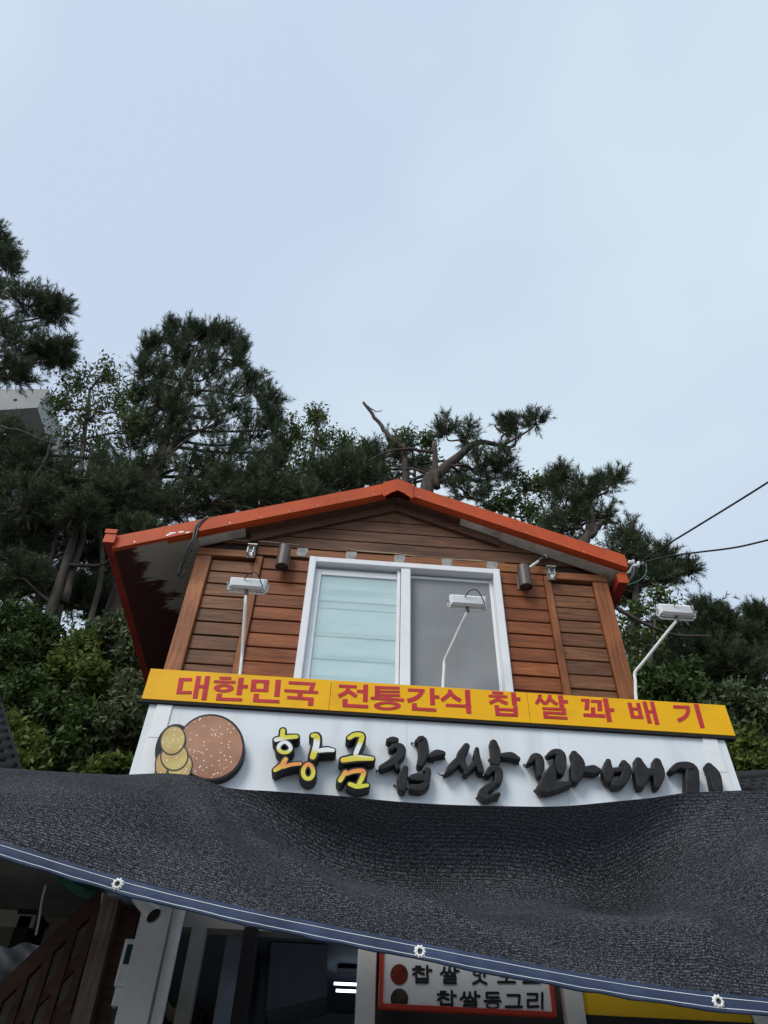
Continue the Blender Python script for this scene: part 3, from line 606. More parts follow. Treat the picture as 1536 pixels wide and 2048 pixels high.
def glyph(mb, strokes, ox, oy, sc, Y, off0=.003):
    q = lambda x, y: (ox+x/sc, oy+y/sc)
    for k, s in enumerate(strokes):
        off = off0+k*.00015; c = s[0]
        if c == 'h': x1, y1, x2, y2, t = s[1:]; flat(mb, [q(x1, y1-t/2), q(x2, y2-t/2), q(x2, y2+t/2), q(x1, y1+t/2)], Y, off)
        elif c == 'v': x1, y1, x2, y2, t = s[1:]; flat(mb, [q(x1-t/2, y1), q(x1+t/2, y1), q(x2+t/2, y2), q(x2-t/2, y2)], Y, off)
        elif c == 'o':
            cx, cy, rx, ry, ix, iy = s[1:]; n = 28
            o_ = [U(*q(cx+rx*math.cos(2*math.pi*i/n), cy+ry*math.sin(2*math.pi*i/n)), Y) for i in range(n)]
            i_ = [U(*q(cx+ix*math.cos(2*math.pi*i/n), cy+iy*math.sin(2*math.pi*i/n)), Y) for i in range(n)]
            mb.add([(p[0], Y-off, p[2]) for p in o_+i_], [(i, (i+1) % n, (i+1) % n+n, i+n) for i in range(n)])
        elif c == 'l':
            pts, wd = s[1], s[2]; C = catmull([(a, b, 0) for a, b in pts], 5)[:, :2]; T = np.gradient(C, axis=0); T /= np.linalg.norm(T, axis=1)[:, None]; Nn = np.stack([-T[:, 1], T[:, 0]], 1)
            Lf = C+Nn*wd/2; Rt = C-Nn*wd/2; n = len(C)
            P = [U(*q(*p), Y) for p in list(Lf)+list(Rt)]
            mb.add([(p[0], Y-off, p[2]) for p in P], [(i, i+1, n+i+1, n+i) for i in range(n-1)])

# ------------------------------------------------------------------ yellow sign
ys = empty('yellow_sign', (0.68, 0, 4.25), 'long yellow sign board with red Korean lettering above the white sign', 'sign')
YZ0, YZ1 = 4.255, 4.505; YX0, YX1 = -1.46, 2.83
seams = [YX0, U(661, 1385, 0)[0], U(1057, 1410, 0)[0], YX1]
for a, b2 in zip(seams[:-1], seams[1:]):
    obj('panel', MB().box(a+.0012, b2-.0012, 0, .03, YZ0, YZ1, .002), M['yellow'], ys)
obj('bottom_trim', MB().box(YX0, YX1, .004, .06, YZ0-.022, YZ0-.001), M['dark'], ys)
obj('back_frame', MB().box(YX0+.002, YX1-.002, .031, .075, YZ0, YZ1-.003), M['trim'], ys)
a, b2 = U(395, 1345, .03)[0], U(1364, 1400, .03)[0]
obj('top_rail', MB().box(a, b2, .032, .11, YZ1-.002, YZ1+.014, .003), M['white'], ys)
G1 = dict(o=(340, 1340, 4.8), g=[
 [('h',95,92,213,92,30),('v',112,77,85,230,50),('h',65,217,210,217,28),('v',276,60,240,272,46),('v',362,60,325,288,48),('h',270,158,350,160,30)],
 [('h',475,78,588,80,26),('h',422,112,630,118,26),('o',517,175,97,40,42,14),('v',685,75,662,240,50),('h',680,158,748,160,32),('v',475,228,465,290,50),('h',442,278,692,286,28)],
 [('h',785,107,953,113,30),('h',772,192,940,198,28),('v',808,92,797,205,50),('v',928,98,918,212,48),('v',1040,95,1025,255,50),('v',830,230,822,300,50),('h',797,292,1050,304,29)],
 [('h',1138,122,1395,136,28),('v',1375,122,1352,205,44),('h',1098,198,1422,217,27),('v',1250,210,1247,262,48),('h',1125,263,1378,280,28),('v',1355,268,1348,342,50)]])
G2 = dict(o=(660, 1355, 4.8), g=[
 [('h',85,82,258,90,28),('l',[(172,90),(160,138),(82,182)],36),('l',[(168,125),(205,150),(255,182)],36),('h',258,132,330,135,30),('v',342,70,338,233,45),('v',145,207,143,275,48),('h',120,268,365,280,30)],
 [('v',455,82,452,182,46),('h',430,96,668,102,26),('h',430,134,668,138,23),('h',430,168,672,174,25),('v',550,175,550,208,60),('h',392,198,710,218,27),('o',550,272,130,41,75,18)],
 [('h',748,120,908,126,28),('l',[(885,122),(862,168),(810,205),(742,226)],40),('v',978,105,985,265,45),('h',985,185,1048,188,30),('v',808,248,812,310,46),('h',785,300,1020,314,29)],
 [('l',[(1152,118),(1140,165),(1070,222)],38),('l',[(1150,140),(1190,185),(1255,225)],38),('v',1318,120,1326,260,48),('h',1110,266,1355,278,27),('v',1325,270,1334,346,46)]])
G3 = dict(o=(960, 1370, 4.8), g=[
 [('h',115,72,222,80,25),('h',82,105,262,114,25),('l',[(178,110),(160,142),(90,174)],33),('l',[(172,132),(205,155),(262,180)],33),('v',318,72,332,195,46),('h',330,132,385,137,32),('v',158,195,170,295,40),('v',338,205,343,300,40),('h',160,233,345,241,24),('h',160,281,360,290,27)],
 [('l',[(578,92),(565,138),(538,182)],33),('l',[(575,130),(600,160),(625,184)],30),('l',[(672,95),(658,142),(625,185)],32),('l',[(672,132),(700,160),(742,188)],31),('v',770,100,785,215,46),('h',780,155,843,163,30),('h',598,225,822,236,24),('v',800,232,806,275,36),('h',605,264,825,276,24),('v',625,266,632,315,40),('h',610,307,838,319,24)],
 [('h',970,145,1048,149,26),('v',1032,136,1022,240,42),('h',1065,155,1168,159,26),('v',1145,146,1150,250,42),('v',1083,215,1085,285,40),('h',992,288,1200,298,31),('v',1200,130,1243,352,46),('h',1225,237,1285,242,31)]])
G4 = dict(o=(1240, 1380, 6.4), g=[
 [('v',118,162,165,360,52),('v',228,168,272,365,50),('h',125,240,250,247,34),('h',140,343,297,353,36),('v',310,150,380,425,52),('v',405,150,475,442,52),('h',330,275,440,281,34)],
 [('h',680,215,885,222,38),('l',[(862,212),(868,280),(825,350),(738,396)],50),('v',970,182,1055,485,58)]])
for G in (G1, G2, G3, G4):
    for g in G['g']:
        mbp = MB(); glyph(mbp, g, *G['o'], 0.0); obj('letter', mbp, M['redletter'], ys)

# ------------------------------------------------------------------ white sign with raised lettering
SY = 0.03                                # sign face
ws = empty('white_sign', (0.68, SY, 3.2), 'white shop sign with raised black brush lettering and doughnut picture', 'sign')
for a, b2 in ((-1.40, .43), (.4315, 1.52), (1.5215, 2.75)):
    obj('panel', MB().box(a, b2, SY, SY+.11, 3.22, YZ0-.023), M['signwhite'], ws)
for x0, x1 in ((-1.345, -1.235), (2.58, 2.69)):
    for z0, z1 in ((3.22, 3.975), (3.9762, YZ0-.024)):
        obj('edge_strip', MB().box(x0, x1, SY-.012, SY-.0005, z0, z1, .003), M['white'], ws)
LY = SY-.115                             # front plane of the raised letters
K5 = (530, 1440, 6.4); K6 = (750, 1450, 5.12); K7 = (1030, 1470, 6.4); K8 = (1190, 1480, 5.486)
LET = [
 (K5, True, [[(228,135,52),(222,215,52)], [(142,252,50),(270,222,52),(402,212,46)], ('c', 250, 358, 78, 58, 44), [(262,505,52),(215,580,60),(130,640,46)], [(235,600,42),(340,570,42),(450,558,40)], [(612,200,48),(660,215,66),(655,330,68),(612,470,64)], [(690,392,48),(790,380,54),(872,388,40)], ('c', 552, 668, 66, 84, 48)]),
 (K5, True, [[(1080,228,46),(1150,190,50),(1232,196,54),(1230,260,54),(1160,430,50)], [(1000,512,58),(1180,486,66),(1370,494,46)], [(1030,665,48),(962,772,50)], [(1045,690,40),(1140,655,48),(1255,655,52),(1250,720,52),(1205,815,48)], [(1085,820,44),(1180,850,50),(1310,836,38)]]),
 (K6, False, [[(145,152,30),(180,146,36),(215,146,30)], [(165,238,24),(205,208,30),(262,222,42),(268,285,44),(180,370,42),(68,430,30)], [(212,372,26),(235,432,26)], [(440,160,30),(485,150,48),(500,280,50),(462,395,32)], [(568,312,28),(635,282,38),(698,284,28)], [(312,440,32),(282,540,48),(278,640,42)], [(512,462,24),(548,455,28),(535,560,30)], [(388,532,36),(440,530,46),(500,532,40)], [(385,635,34),(470,636,40),(530,600,34)]]),
 (K6, False, [[(940,210,34),(880,330,44),(930,445,26)], [(850,362,38),(780,430,36),(728,490,14)], [(1046,240,22),(1048,330,34),(1088,460,30)], [(1020,390,32),(930,488,22)], [(1218,178,38),(1240,270,48),(1238,368,44)], [(1312,305,28),(1400,308,38),(1466,338,26)], [(1152,495,26),(1200,442,36),(1268,462,40),(1264,560,38),(1238,592,22)], [(1205,608,36),(1105,690,42),(1150,735,32),(1272,700,18)]]),
 (K7, False, [[(182,348,24),(250,275,46),(310,292,56),(325,400,54),(315,500,28)], [(440,246,28),(510,212,42),(588,240,60),(592,360,68),(590,458,48)], [(485,395,38),(460,520,76),(400,650,90)], [(352,672,66),(500,652,66),(702,616,34)], [(765,235,44),(815,330,74),(812,430,84),(778,560,50)], [(895,440,44),(1020,436,60),(1075,440,34)]]),
 (K8, False, [[(152,225,28),(148,340,58),(150,430,34)], [(190,328,30),(300,316,30)], [(325,245,34),(362,320,46),(300,452,42),(212,482,34)], [(485,222,40),(520,350,78),(508,482,44)], [(580,350,46),(670,345,46)], [(690,232,42),(706,350,62),(690,492,32)]]),
 (K8, False, [[(848,328,28),(930,276,38),(1060,296,58),(1076,390,70),(1070,660,70)], [(1262,280,38),(1320,370,60),(1350,520,56)]]),
]
TAIL = [(K6,[(375,183),(15,470),(435,455),(590,380),(715,342),(195,615),(330,650),(440,710),(340,535),(240,480),(700,515)],2),
        (K6,[(1065,530),(1100,535),(1165,355),(1470,392),(1215,650),(1040,745),(1245,770)],3),
        (K7,[(115,380),(290,565),(250,708),(390,270),(545,535),(730,605)],4), (K7,[(1175,655),(1255,710)],5), (K8,[(460,560),(650,565)],5), (K8,[(795,360),(1215,372)],6)]
LOBJ = []
for li, (K, colr, strokes) in enumerate(LET):
    mbp = MB(); mf = MB(); cen = []
    for k, s in enumerate(strokes):
        yk = LY + k*.0006
        if s[0] == 'c':
            cx, cy, rx, ry, hw = s[1:]
            pts = [(K[0]+(cx+rx*math.cos(t))/K[2], K[1]+(cy+ry*math.sin(t)-(18*(math.sin(t) < 0)*abs(math.sin(t))**3))/K[2], hw/K[2]) for t in np.linspace(0, 2*math.pi, 14, endpoint=False)]
            brush(mbp, pts, yk, .10, .004, closed=True)
            brush(mf, [(a, b, c*.52) for a, b, c in pts], yk-.0018, .0015, 0, closed=True)
            cen += pts
        else:
            pts = [(K[0]+a/K[2], K[1]+b/K[2], c/K[2]) for a, b, c in s]; cen += pts
            brush(mbp, pts, yk+(0 if colr else .03), .10 if colr else .065, .004 if colr else .010)
            if colr: brush(mf, [(a, b, c*.56) for a, b, c in pts], yk-.0018, .0015, 0)
    lo = obj('letter', mbp, M['black'], ws, label='raised black letter with yellow, white and orange printed face' if colr else None); LOBJ.append((lo, cen))
    if colr: obj('letter_face', mf, M['face'], lo)
for K, pts, li in TAIL:
    lo, cen = LOBJ[li]
    for (a, b) in pts:
        x, y = K[0]+a/K[2], K[1]+b/K[2]
        d = min(cen, key=lambda c: (c[0]-x)**2+(c[1]-y)**2); v = np.array([d[0]-x, d[1]-y]); ll = np.linalg.norm(v)
        e = np.array([x, y])+v/ll*min(12, ll*.8); mid = np.array([x, y])*.5+e*.5+np.array([0, 2.0])
        P = [U(e[0], e[1], LY+.07), U(mid[0], mid[1], LY+.085), U(x, y, SY-.012)]
        mt_ = MB().tube([P[0], P[1], P[2], P[2]+np.array([0, .012, -.002])], [.0035, .0035, .006, .006], 6); obj('wire_tail', mt_, M['cable'], lo, smooth=True)
# doughnut picture: round printed plate standing off the panel, with a twisted doughnut at its left
def px_ellipse(cx, cy, rx, ry, rot=0, n=36):
    o = []
    for i in range(n):
        t = 2*math.pi*i/n; a, b = rx*math.cos(t), ry*math.sin(t); o.append((cx+a*math.cos(rot)-b*math.sin(rot), cy+a*math.sin(rot)+b*math.cos(rot)))
    return o
def plate(mb, pts2, Y, y1):
    P = [U(x, y, Y) for x, y in pts2]; mb.prism([(p[0], p[2]) for p in P], Y, y1)
DY = SY-.075
kk = lambda x, y: (240+x/2.743, 1320+y/2.743)
def kell(cx, cy, rx, ry, rot=0): x, y = kk(cx, cy); return px_ellipse(x, y, rx/2.743, ry/2.743, rot)
mbp = MB(); plate(mbp, kell(498, 478, 186, 182), DY, SY-.004); plate(mbp, kell(300, 500, 108, 150, .12), DY+.0006, SY-.005)
dn = obj('doughnut_plate', mbp, M['black'], ws, label='round doughnut picture plate, brown and golden with sugar specks')
mbp = MB(); plate(mbp, kell(496, 478, 176, 172), DY-.0012, DY-.0002); obj('doughnut_face', mbp, M['dough'], dn)
for i, (cx, cy, rx, ry, rot) in enumerate(((228, 580, 38, 74, .0), (330, 590, 66, 84, .5), (298, 530, 78, 80, .5), (290, 440, 70, 84, .35))):
    mbp = MB(); plate(mbp, kell(cx, cy, rx, ry, rot), DY-.0016-.0022*i, DY-.0006); ol = obj('twist_outline', mbp, M['blackink'], dn)
    mbp = MB(); plate(mbp, kell(cx, cy, rx-8, ry-8, rot), DY-.0024-.0022*i, DY-.0020-.0022*i); obj('twist_face', mbp, M['twist'], dn)

# ------------------------------------------------------------------ floodlights on bent arms
def floodlight(base, knee, head, label):
    b, kn, h = [np.array(p, float) for p in (base, knee, head)]
    t = empty('floodlight', b, label, 'floodlight', 'floodlights over the sign')
    path = catmull([b-np.array([0, 0, .12]), b, b*.35+kn*.65, kn, kn*.8+h*.2, h], 4)
    obj('pole', MB().tube(path, .0125, 10), M['pillar'], t, smooth=True)
    obj('swivel', MB().tube([h-np.array([0, 0, .012]), h+np.array([0, -.004, .03])], .014, 8), M['brownmetal'], t)
    c = h+np.array([.005, -.02, .078]); ax = np.array([1., 0, 0]); nn = np.array([0, -.985, -.174]); vv = np.array([0, -.174, .985])   # back plate normal, plate up
    def bx(mbp, x0, x1, v0, v1, n0, n1, ch=.0):
        vs = []
        for (n_, i) in ((n0, 0), (n1-ch, 0), (n1, ch)):
            vs += [c+ax*(x0+i)+vv*(v0+i)+nn*n_, c+ax*(x1-i)+vv*(v0+i)+nn*n_, c+ax*(x1-i)+vv*(v1-i)+nn*n_, c+ax*(x0+i)+vv*(v1-i)+nn*n_]
        mbp.add(vs, [(3,2,1,0)]+[(k*4+a, k*4+(a+1) % 4, k*4+4+(a+1) % 4, k*4+4+a) for k in (0,1) for a in range(4)]+[(8,9,10,11)]); return mbp
    hw = .142
    hd = obj('lamp_head', bx(MB(), -hw, hw, -.046, .046, -.005, .034, .016), M['white'], t)
    obj('lens', bx(MB(), -hw-.006, hw+.006, -.053, .053, -.016, -.0055), M['white'], hd)
    for a in (-1, 1): obj('clip', bx(MB(), a*(hw-.02)-.006, a*(hw-.02)+.006, -.062, -.0535, -.014, .012), M['steel'], hd)
    # U bracket
    mbp = MB(); x = hw+.016
    pts = [c+ax*x+vv*.0, c+ax*x-vv*.04-nn*.02, c+ax*(x-.03)-vv*.068-nn*.02, c-ax*(x-.03)-vv*.068-nn*.02, c-ax*x-vv*.04-nn*.02, c-ax*x+vv*.0]
    mbp.tube(pts, .007, 6); obj('bracket', mbp, M['white'], t)
    for a in (-1, 1): obj('bolt', MB().tube([c+ax*a*(hw+.008), c+ax*a*(hw+.030)], .008, 6), M['steel'], t)
    cb = catmull([c+nn*.04+vv*.02-ax*.03, c+nn*.07+vv*.065+ax*.01, c+nn*.08+vv*.055+ax*.07, c+nn*.045-vv*.035+ax*.125], 6)
    obj('power_cable', MB().tube(cb, .0045, 6), M['cable'], t, smooth=True)
    return t
B0 = U(480, 1347, .09); floodlight(B0, U(484, 1310, .085), U(492, 1187, -.10), 'white floodlight on an upright pole left of the window')
B0 = U(886, 1372, .09); floodlight(B0, U(889, 1322, .08), U(935, 1222, -.16), 'white floodlight on a bent pole in front of the screened pane')
B0 = U(1272, 1397, .09); floodlight(B0, U(1270, 1345, .08), U(1354, 1240, -.16), 'white floodlight on a bent pole right of the hut, against the trees')

# ------------------------------------------------------------------ wall lamps and steel brackets
def wall_lamp(px, py, label, arm=False):
    c = U(px, py, WY-.11); t = empty('wall_lamp', (c[0], WY-.024, c[2]), label, 'wall lamp', 'brown wall lamps')
    r = .058
    obj('housing', MB().lathe((c[0], c[1], c[2]), [(r*.9, .118), (r, .112), (r, -.118), (r*.94, -.12), (r*.93, -.10), (.0005, -.10)], 24), M['brownmetal'], t, smooth=False)
    obj('bulb_well', MB().lathe((c[0], c[1], c[2]-.098), [(r*.9, 0), (.0005, .002)], 20), M['dark'], t)
    obj('top_cap', MB().lathe((c[0], c[1], c[2]+.118), [(r*.9, 0), (.0005, .003)], 20), M['brownmetal'], t)
    obj('mount_plate', MB().box(c[0]-.05, c[0]+.05, WY-.032, WY-.0245, c[2]-.075, c[2]+.06), M['steel'], t)
    obj('mount_arm', MB().box(c[0]-.018, c[0]+.018, c[1]+r*.9, WY-.0325, c[2]-.03, c[2]+.03), M['brownmetal'], t)
    return t
wall_lamp(567, 1114, 'brown cylinder wall lamp left of the window top corner')
wall_lamp(1049, 1154, 'brown cylinder wall lamp right of the window top corner')
def hinge(px, py, label):
    c = U(px, py, WY-.065); t = empty('steel_bracket', (c[0], WY-.06, c[2]), label, 'bracket', 'steel wall brackets')
    obj('back_plate', MB().box(c[0]-.035, c[0]+.03, WY-.068, WY-.061, c[2]-.075, c[2]+.06), M['steel'], t)
    obj('clevis', MB().box(c[0]-.034, c[0]-.026, WY-.13, WY-.0685, c[2]-.065, c[2]+.0).box(c[0]+.016, c[0]+.024, WY-.13, WY-.0685, c[2]-.065, c[2]+.0), M['steel'], t)
    obj('top_flange', MB().box(c[0]-.04, c[0]+.045, WY-.115, WY-.0685, c[2]+.045, c[2]+.053), M['steel'], t)
    obj('bolt', MB().tube([(c[0]-.045, WY-.105, c[2]-.03), (c[0]+.035, WY-.105, c[2]-.03)], .009, 8), M['steel'], t)
    return t
hinge(504, 1103, 'small galvanised bracket above the left batten'); hinge(1101, 1147, 'small galvanised bracket above the right batten')
A, B = U(1052, 1140, WY-.10), U(1090, 1113, WY-.06)
t = empty('spigot', A, 'pale metal spigot rod behind the right wall lamp', 'rod')
obj('rod', MB().tube([A, A*.35+B*.65], .013, 10), M['pillar'], t, smooth=True); obj('collar', MB().tube([A*.35+B*.65, B], .018, 10), M['brownmetal'], t, smooth=True); obj('tip', MB().ball(B, .022), M['pillar'], t, smooth=True)

# ------------------------------------------------------------------ cables
ctrl = [(425, 1036, .12), (405, 1040, .085), (391, 1055, .08), (385, 1080, .08), (372, 1105, .12), (362, 1130, .17), (357, 1150, .2), (366, 1128, .2), (378, 1105, .17), (384, 1100, .16)]
cb = empty('roof_cable', U(384, 1100, .12), 'looped black cable hanging over the left roof edge', 'cable')
obj('strand', MB().tube(catmull([U(*p) for p in ctrl], 6), .010, 7), M['cable'], cb, smooth=True)
ctrl2 = [(432, 1034, .12), (412, 1037, .086), (398, 1050, .08), (390, 1078, .08), (376, 1108, .12), (360, 1140, .19), (363, 1155, .22), (372, 1135, .23)]
obj('strand', MB().tube(catmull([U(*p) for p in ctrl2], 6), .009, 7), M['cable'], cb, smooth=True)
def wire(name, ctrl, r, label, m='cable', group=None):
    P = catmull([U(*p) for p in ctrl], 8)
    if name == 'overhead_wire': P = np.vstack([P, P[-1]+(P[-1]-P[-9])*np.linspace(.5, 14, 16)[:, None]])
    o = obj(name, MB().tube(P, r, 6), M[m], smooth=True); tag(o, label, 'wire', group); return o
wire('overhead_wire', [(1278, 1126, .5), (1330, 1092, .2), (1400, 1049, -.1), (1470, 1006, -.4), (1540, 962, -.7), (1700, 860, -1.2)], .010, 'upper black overhead wire rising steeply to the right')
wire('overhead_wire', [(1290, 1124, .5), (1340, 1112, .3), (1400, 1104, .0), (1470, 1095, -.3), (1540, 1079, -.6), (1700, 1040, -1.2)], .009, 'lower black overhead wire running right above the tree tops')
ins = empty('wire_clamp', U(1268, 1130, .5), 'white ceramic wire clamps beside the right roof corner', 'clamp')
for (x, y) in ((1262, 1124), (1272, 1131), (1280, 1126)):
    c = U(x, y, .5); obj('insulator', MB().tube([c-np.array([.03, 0, .012]), c-np.array([.012, 0, .003]), c, c+np.array([.03, 0, .012])], [.012, .022, .014, .02], 10), M['white'], ins, smooth=True)
c = U(1262, 1140, .5); obj('stem', MB().tube([U(1240, 1150, .5), U(1258, 1145, .5), U(1266, 1130, .5)], .012, 8), M['steel'], ins, smooth=True)
wire('service_cable', [(1268, 1130, .5), (1266, 1150, .5), (1252, 1166, .5), (1225, 1176, .45)], .012, 'thick black service cable looping below the white clamps')
wire('service_cable', [(1292, 1124, .5), (1292, 1145, .5), (1280, 1160, .5), (1255, 1170, .5), (1222, 1176, .42)], .006, 'thin green service cable looping below the white clamps', 'greencable')

# ------------------------------------------------------------------ shade net
net = empty('shade_net', (0.2, -1.2, 2.2), 'dark charcoal shade net sagging in front of the sign, with blue hem', 'net')
hx = [-6.0, -3.4, -2.2, -1.18, -.75, .30, 1.28, 1.45, 2.2, 4.2]; hz = [3.3, 3.02, 2.76, 2.535, 2.442, 2.288, 2.187, 2.180, 2.16, 2.16]
TOPY = -.60
def gfun(x, v): return smoothstep(-.95, .25, x+.25*(v-.5))*(1-.8*smoothstep(1.35, 2.35, x-.2*(v-.5)))
tx, tz = [-6.0, -3.4], [3.70, 3.60]
for px_, py_ in ((0, 1535), (220, 1549), (390, 1553), (450, 1574), (540, 1582), (640, 1589), (740, 1598), (850, 1607), (1000, 1612), (1130, 1612), (1210, 1605), (1300, 1596), (1370, 1586), (1450, 1582), (1536, 1580)):
    Yt = -.35
    for _ in range(25): q_ = U(px_, py_, Yt); Yt = .5*Yt+.5*(-.35+(TOPY+.35)*float(gfun(q_[0], 1.0)))
    tx.append(float(q_[0])); tz.append(float(q_[2]))
tx.append(4.2); tz.append(3.75)
def cub(xs, ys, x):
    xs = np.array(xs); ys = np.array(ys); mm = np.gradient(ys, xs); i = np.clip(np.searchsorted(xs, x)-1, 0, len(xs)-2); h = xs[i+1]-xs[i]; t = (x-xs[i])/h
    return (2*t**3-3*t**2+1)*ys[i]+(t**3-2*t**2+t)*h*mm[i]+(-2*t**3+3*t**2)*ys[i+1]+(t**3-t**2)*h*mm[i+1]
HY, TY = -1.9, -.35
def netp(x, v):
    hem = cub(hx, hz, x); top = cub(tx, tz, x); hgt = top-hem
    # valley strength across the width: none left of the tie, deepest right of the middle
    g = gfun(x, v)
    cv = np.array([0, .32, .52, .68, .80, .91, 1.0])
    cy = np.array([-1.9, -1.40, -1.0, -.66, -.36, -.36, TOPY]); cz = np.array([0, .30, .42, .52, .66, .84, 1.0])
    ym = np.interp(v, cv, cy); zm = np.interp(v, cv, cz)
    for dv in (.03, .06, .09): ym = ym+np.interp(np.clip(v-dv, 0, 1), cv, cy)+np.interp(np.clip(v+dv, 0, 1), cv, cy); zm = zm+np.interp(np.clip(v-dv, 0, 1), cv, cz)+np.interp(np.clip(v+dv, 0, 1), cv, cz)
    ym /= 7; zm /= 7; e = np.clip(np.minimum(v, 1-v)*9, 0, 1); ym = ym*e+np.interp(v, cv, cy)*(1-e); zm = zm*e+np.interp(v, cv, cz)*(1-e)
    y = (HY+(TY-HY)*v)*(1-g)+ym*g
    z = hem+hgt*(v*(1-g)+zm*g)
    z = z + .09*np.exp(-((x+1.05)/.6)**2)*np.sin(math.pi*v) - .05*np.exp(-((x+2.1)/.5)**2)*np.sin(math.pi*v)
    # folds fanning out from the tie at the left of the sign and from the right corner
    for ax_, sgn, amp in ((-1.0, 1, .030), (2.5, -1, .034)):
        dx = (x-ax_)*sgn; dv = (1.02-v)*1.55; ang = np.arctan2(dv, dx+1e-6); rr = np.hypot(dx, dv)
        z = z + amp*np.sin(ang*12+1.2*np.sin(rr*2.6))*np.exp(-((rr-.7)/.75)**2)*(dx > -.3)*np.clip((ang)/.2, 0, 1)*np.clip((1.6-ang)/.5, 0, 1)*np.clip(v*5, 0, 1)*np.clip((1-v)*8, 0, 1)
    z = z + (.014*np.sin(x*5.1+v*4) + .009*np.sin(x*9.7-v*7+1))*np.sin(v*math.pi)
    # sharp creases: (x at top, x at hem, height)
    for xa_, xb_, am_, wd_ in ((-.88, .2, .06, .08), (-.93, -.35, .03, .06), (-.8, .8, .035, .08), (2.45, 1.25, .055, .06), (2.5, 2.0, .03, .08), (2.35, 1.05, .03, .09), (-2.3, -1.9, .02, .12)):
        dd = x-(xa_+(xb_-xa_)*(1-v)**.8); z = z + am_*np.exp(-np.abs(dd)/wd_)*np.sin(math.pi*np.clip(v, 0, 1))
    y = y + (.02*np.sin(x*3.3+1)+.015*np.sin(x*7.1+v*5))*np.sin(v*math.pi)
    return x, y, z
NXn, NVn = 340, 140
xs = np.linspace(-6.0, 4.2, NXn); vs_ = np.linspace(0, 1.0, NVn)
XX, VV = np.meshgrid(xs, vs_); X_, Y_, Z_ = netp(XX, VV)
P = np.stack([X_, Y_, Z_], -1)
# arclength uv so that the knit keeps its size
du = np.concatenate([np.zeros((NVn, 1)), np.cumsum(np.linalg.norm(np.diff(P, axis=1), axis=2), 1)], 1)
dvv = np.concatenate([np.zeros((1, NXn)), np.cumsum(np.linalg.norm(np.diff(P, axis=0), axis=2), 0)], 0)
mbp = MB(); mbp.v = [tuple(p) for p in P.reshape(-1, 3)]; mbp.f = [(j*NXn+i, j*NXn+i+1, (j+1)*NXn+i+1, (j+1)*NXn+i) for j in range(NVn-1) for i in range(NXn-1)]
fab = obj('netting', mbp, M['net'], net, smooth=True)
uvl = fab.data.uv_layers.new(name='UVMap'); li = np.empty(len(fab.data.loops), np.int32); fab.data.loops.foreach_get('vertex_index', li)
uvc = np.stack([XX.ravel(), dvv.ravel()], 1)[li]; uvl.data.foreach_set('uv', uvc.astype(np.float32).ravel())
# hem: a band hanging from the front edge of the net
def hemp(x, t, off=0.0):
    x = np.asarray(x, float); z = cub(hx, hz, x); pk = .003*np.sin(x*31)+.0015*np.sin(x*83+1)
    y = HY-.006-.008*t-off + pk*t
    return np.stack([x, y+0*z, z+.024-.053*t+.0025*np.sin(x*23+np.sin(x*7)*2)*t**4], -1)
hxs = np.linspace(-6.0, 4.2, 640); rowsn = [0, .13, .26, .40, .53, .67, .80, .90, 1.0]
puff = [0, .0012, .0, .0018, .0022, .0018, .0, .0015, .0]
mbp = MB(); n = len(hxs)
for t_, pf in zip(rowsn, puff): mbp.v += [tuple(p) for p in hemp(hxs, t_, pf)]
mbp.v += [tuple(p) for p in hemp(hxs, 1.0, -.008)]; mbp.v += [tuple(p) for p in hemp(hxs, 0.0, -.008)]
R = len(rowsn)+2
mbp.f = [(j*n+i, j*n+i+1, (j+1)*n+i+1, (j+1)*n+i)[::-1] for j in range(R-1) for i in range(n-1)]
hem = obj('hem', mbp, M['hem'], net, smooth=True, label='quilted blue tarpaulin hem with white stitching')
for t_ in (.26, .80):
    obj('stitching', MB().tube(hemp(hxs[::2], t_, .0008), .0013, 5), M['thread'], hem, smooth=True)
for px_, py_ in ((235, 1768), (840, 1903), (1437, 2003)):
    c = U(px_, py_, HY-.014)
    ey = MB(); nn_ = 40; ringv = []
    for k_ in range(nn_):
        a = 2*math.pi*k_/nn_; ro_ = .0195*(1+.13*math.cos(10*a)); 
        ringv.append((c[0]+ro_*math.cos(a), c[1]+.003, c[2]+ro_*math.sin(a)))
    for k_ in range(nn_):
        a = 2*math.pi*k_/nn_; ringv.append((c[0]+.013*math.cos(a), c[1]-.005, c[2]+.013*math.sin(a)))
    for k_ in range(nn_):
        a = 2*math.pi*k_/nn_; ringv.append((c[0]+.0085*math.cos(a), c[1]-.002, c[2]+.0085*math.sin(a)))
    ey.add(ringv, [(r_*nn_+k_, r_*nn_+(k_+1) % nn_, (r_+1)*nn_+(k_+1) % nn_, (r_+1)*nn_+k_) for r_ in (0, 1) for k_ in range(nn_)])
    e_ = obj('eyelet', ey, M['eyelet'], hem, smooth=True)
    hb = MB().add([(c[0]+.0088*math.cos(2*math.pi*k_/20), c[1]-.0012, c[2]+.0088*math.sin(2*math.pi*k_/20)) for k_ in range(20)]+[(c[0], c[1]+.006, c[2])], [(k_, (k_+1) % 20, 20) for k_ in range(20)])  # dark dish for the metal liner and the darkness seen through the hole
    obj('dark_hole_disc', hb, M['eyehole'], e_, smooth=True)
# bent wire lying along the net's upper edge
wire('tie_wire', [(1222, 1612, -.30), (1226, 1606, -.30), (1250, 1606, -.30), (1290, 1609, -.30), (1330, 1606, -.30)], .004, 'thin black tie wire along the net edge below the letters')

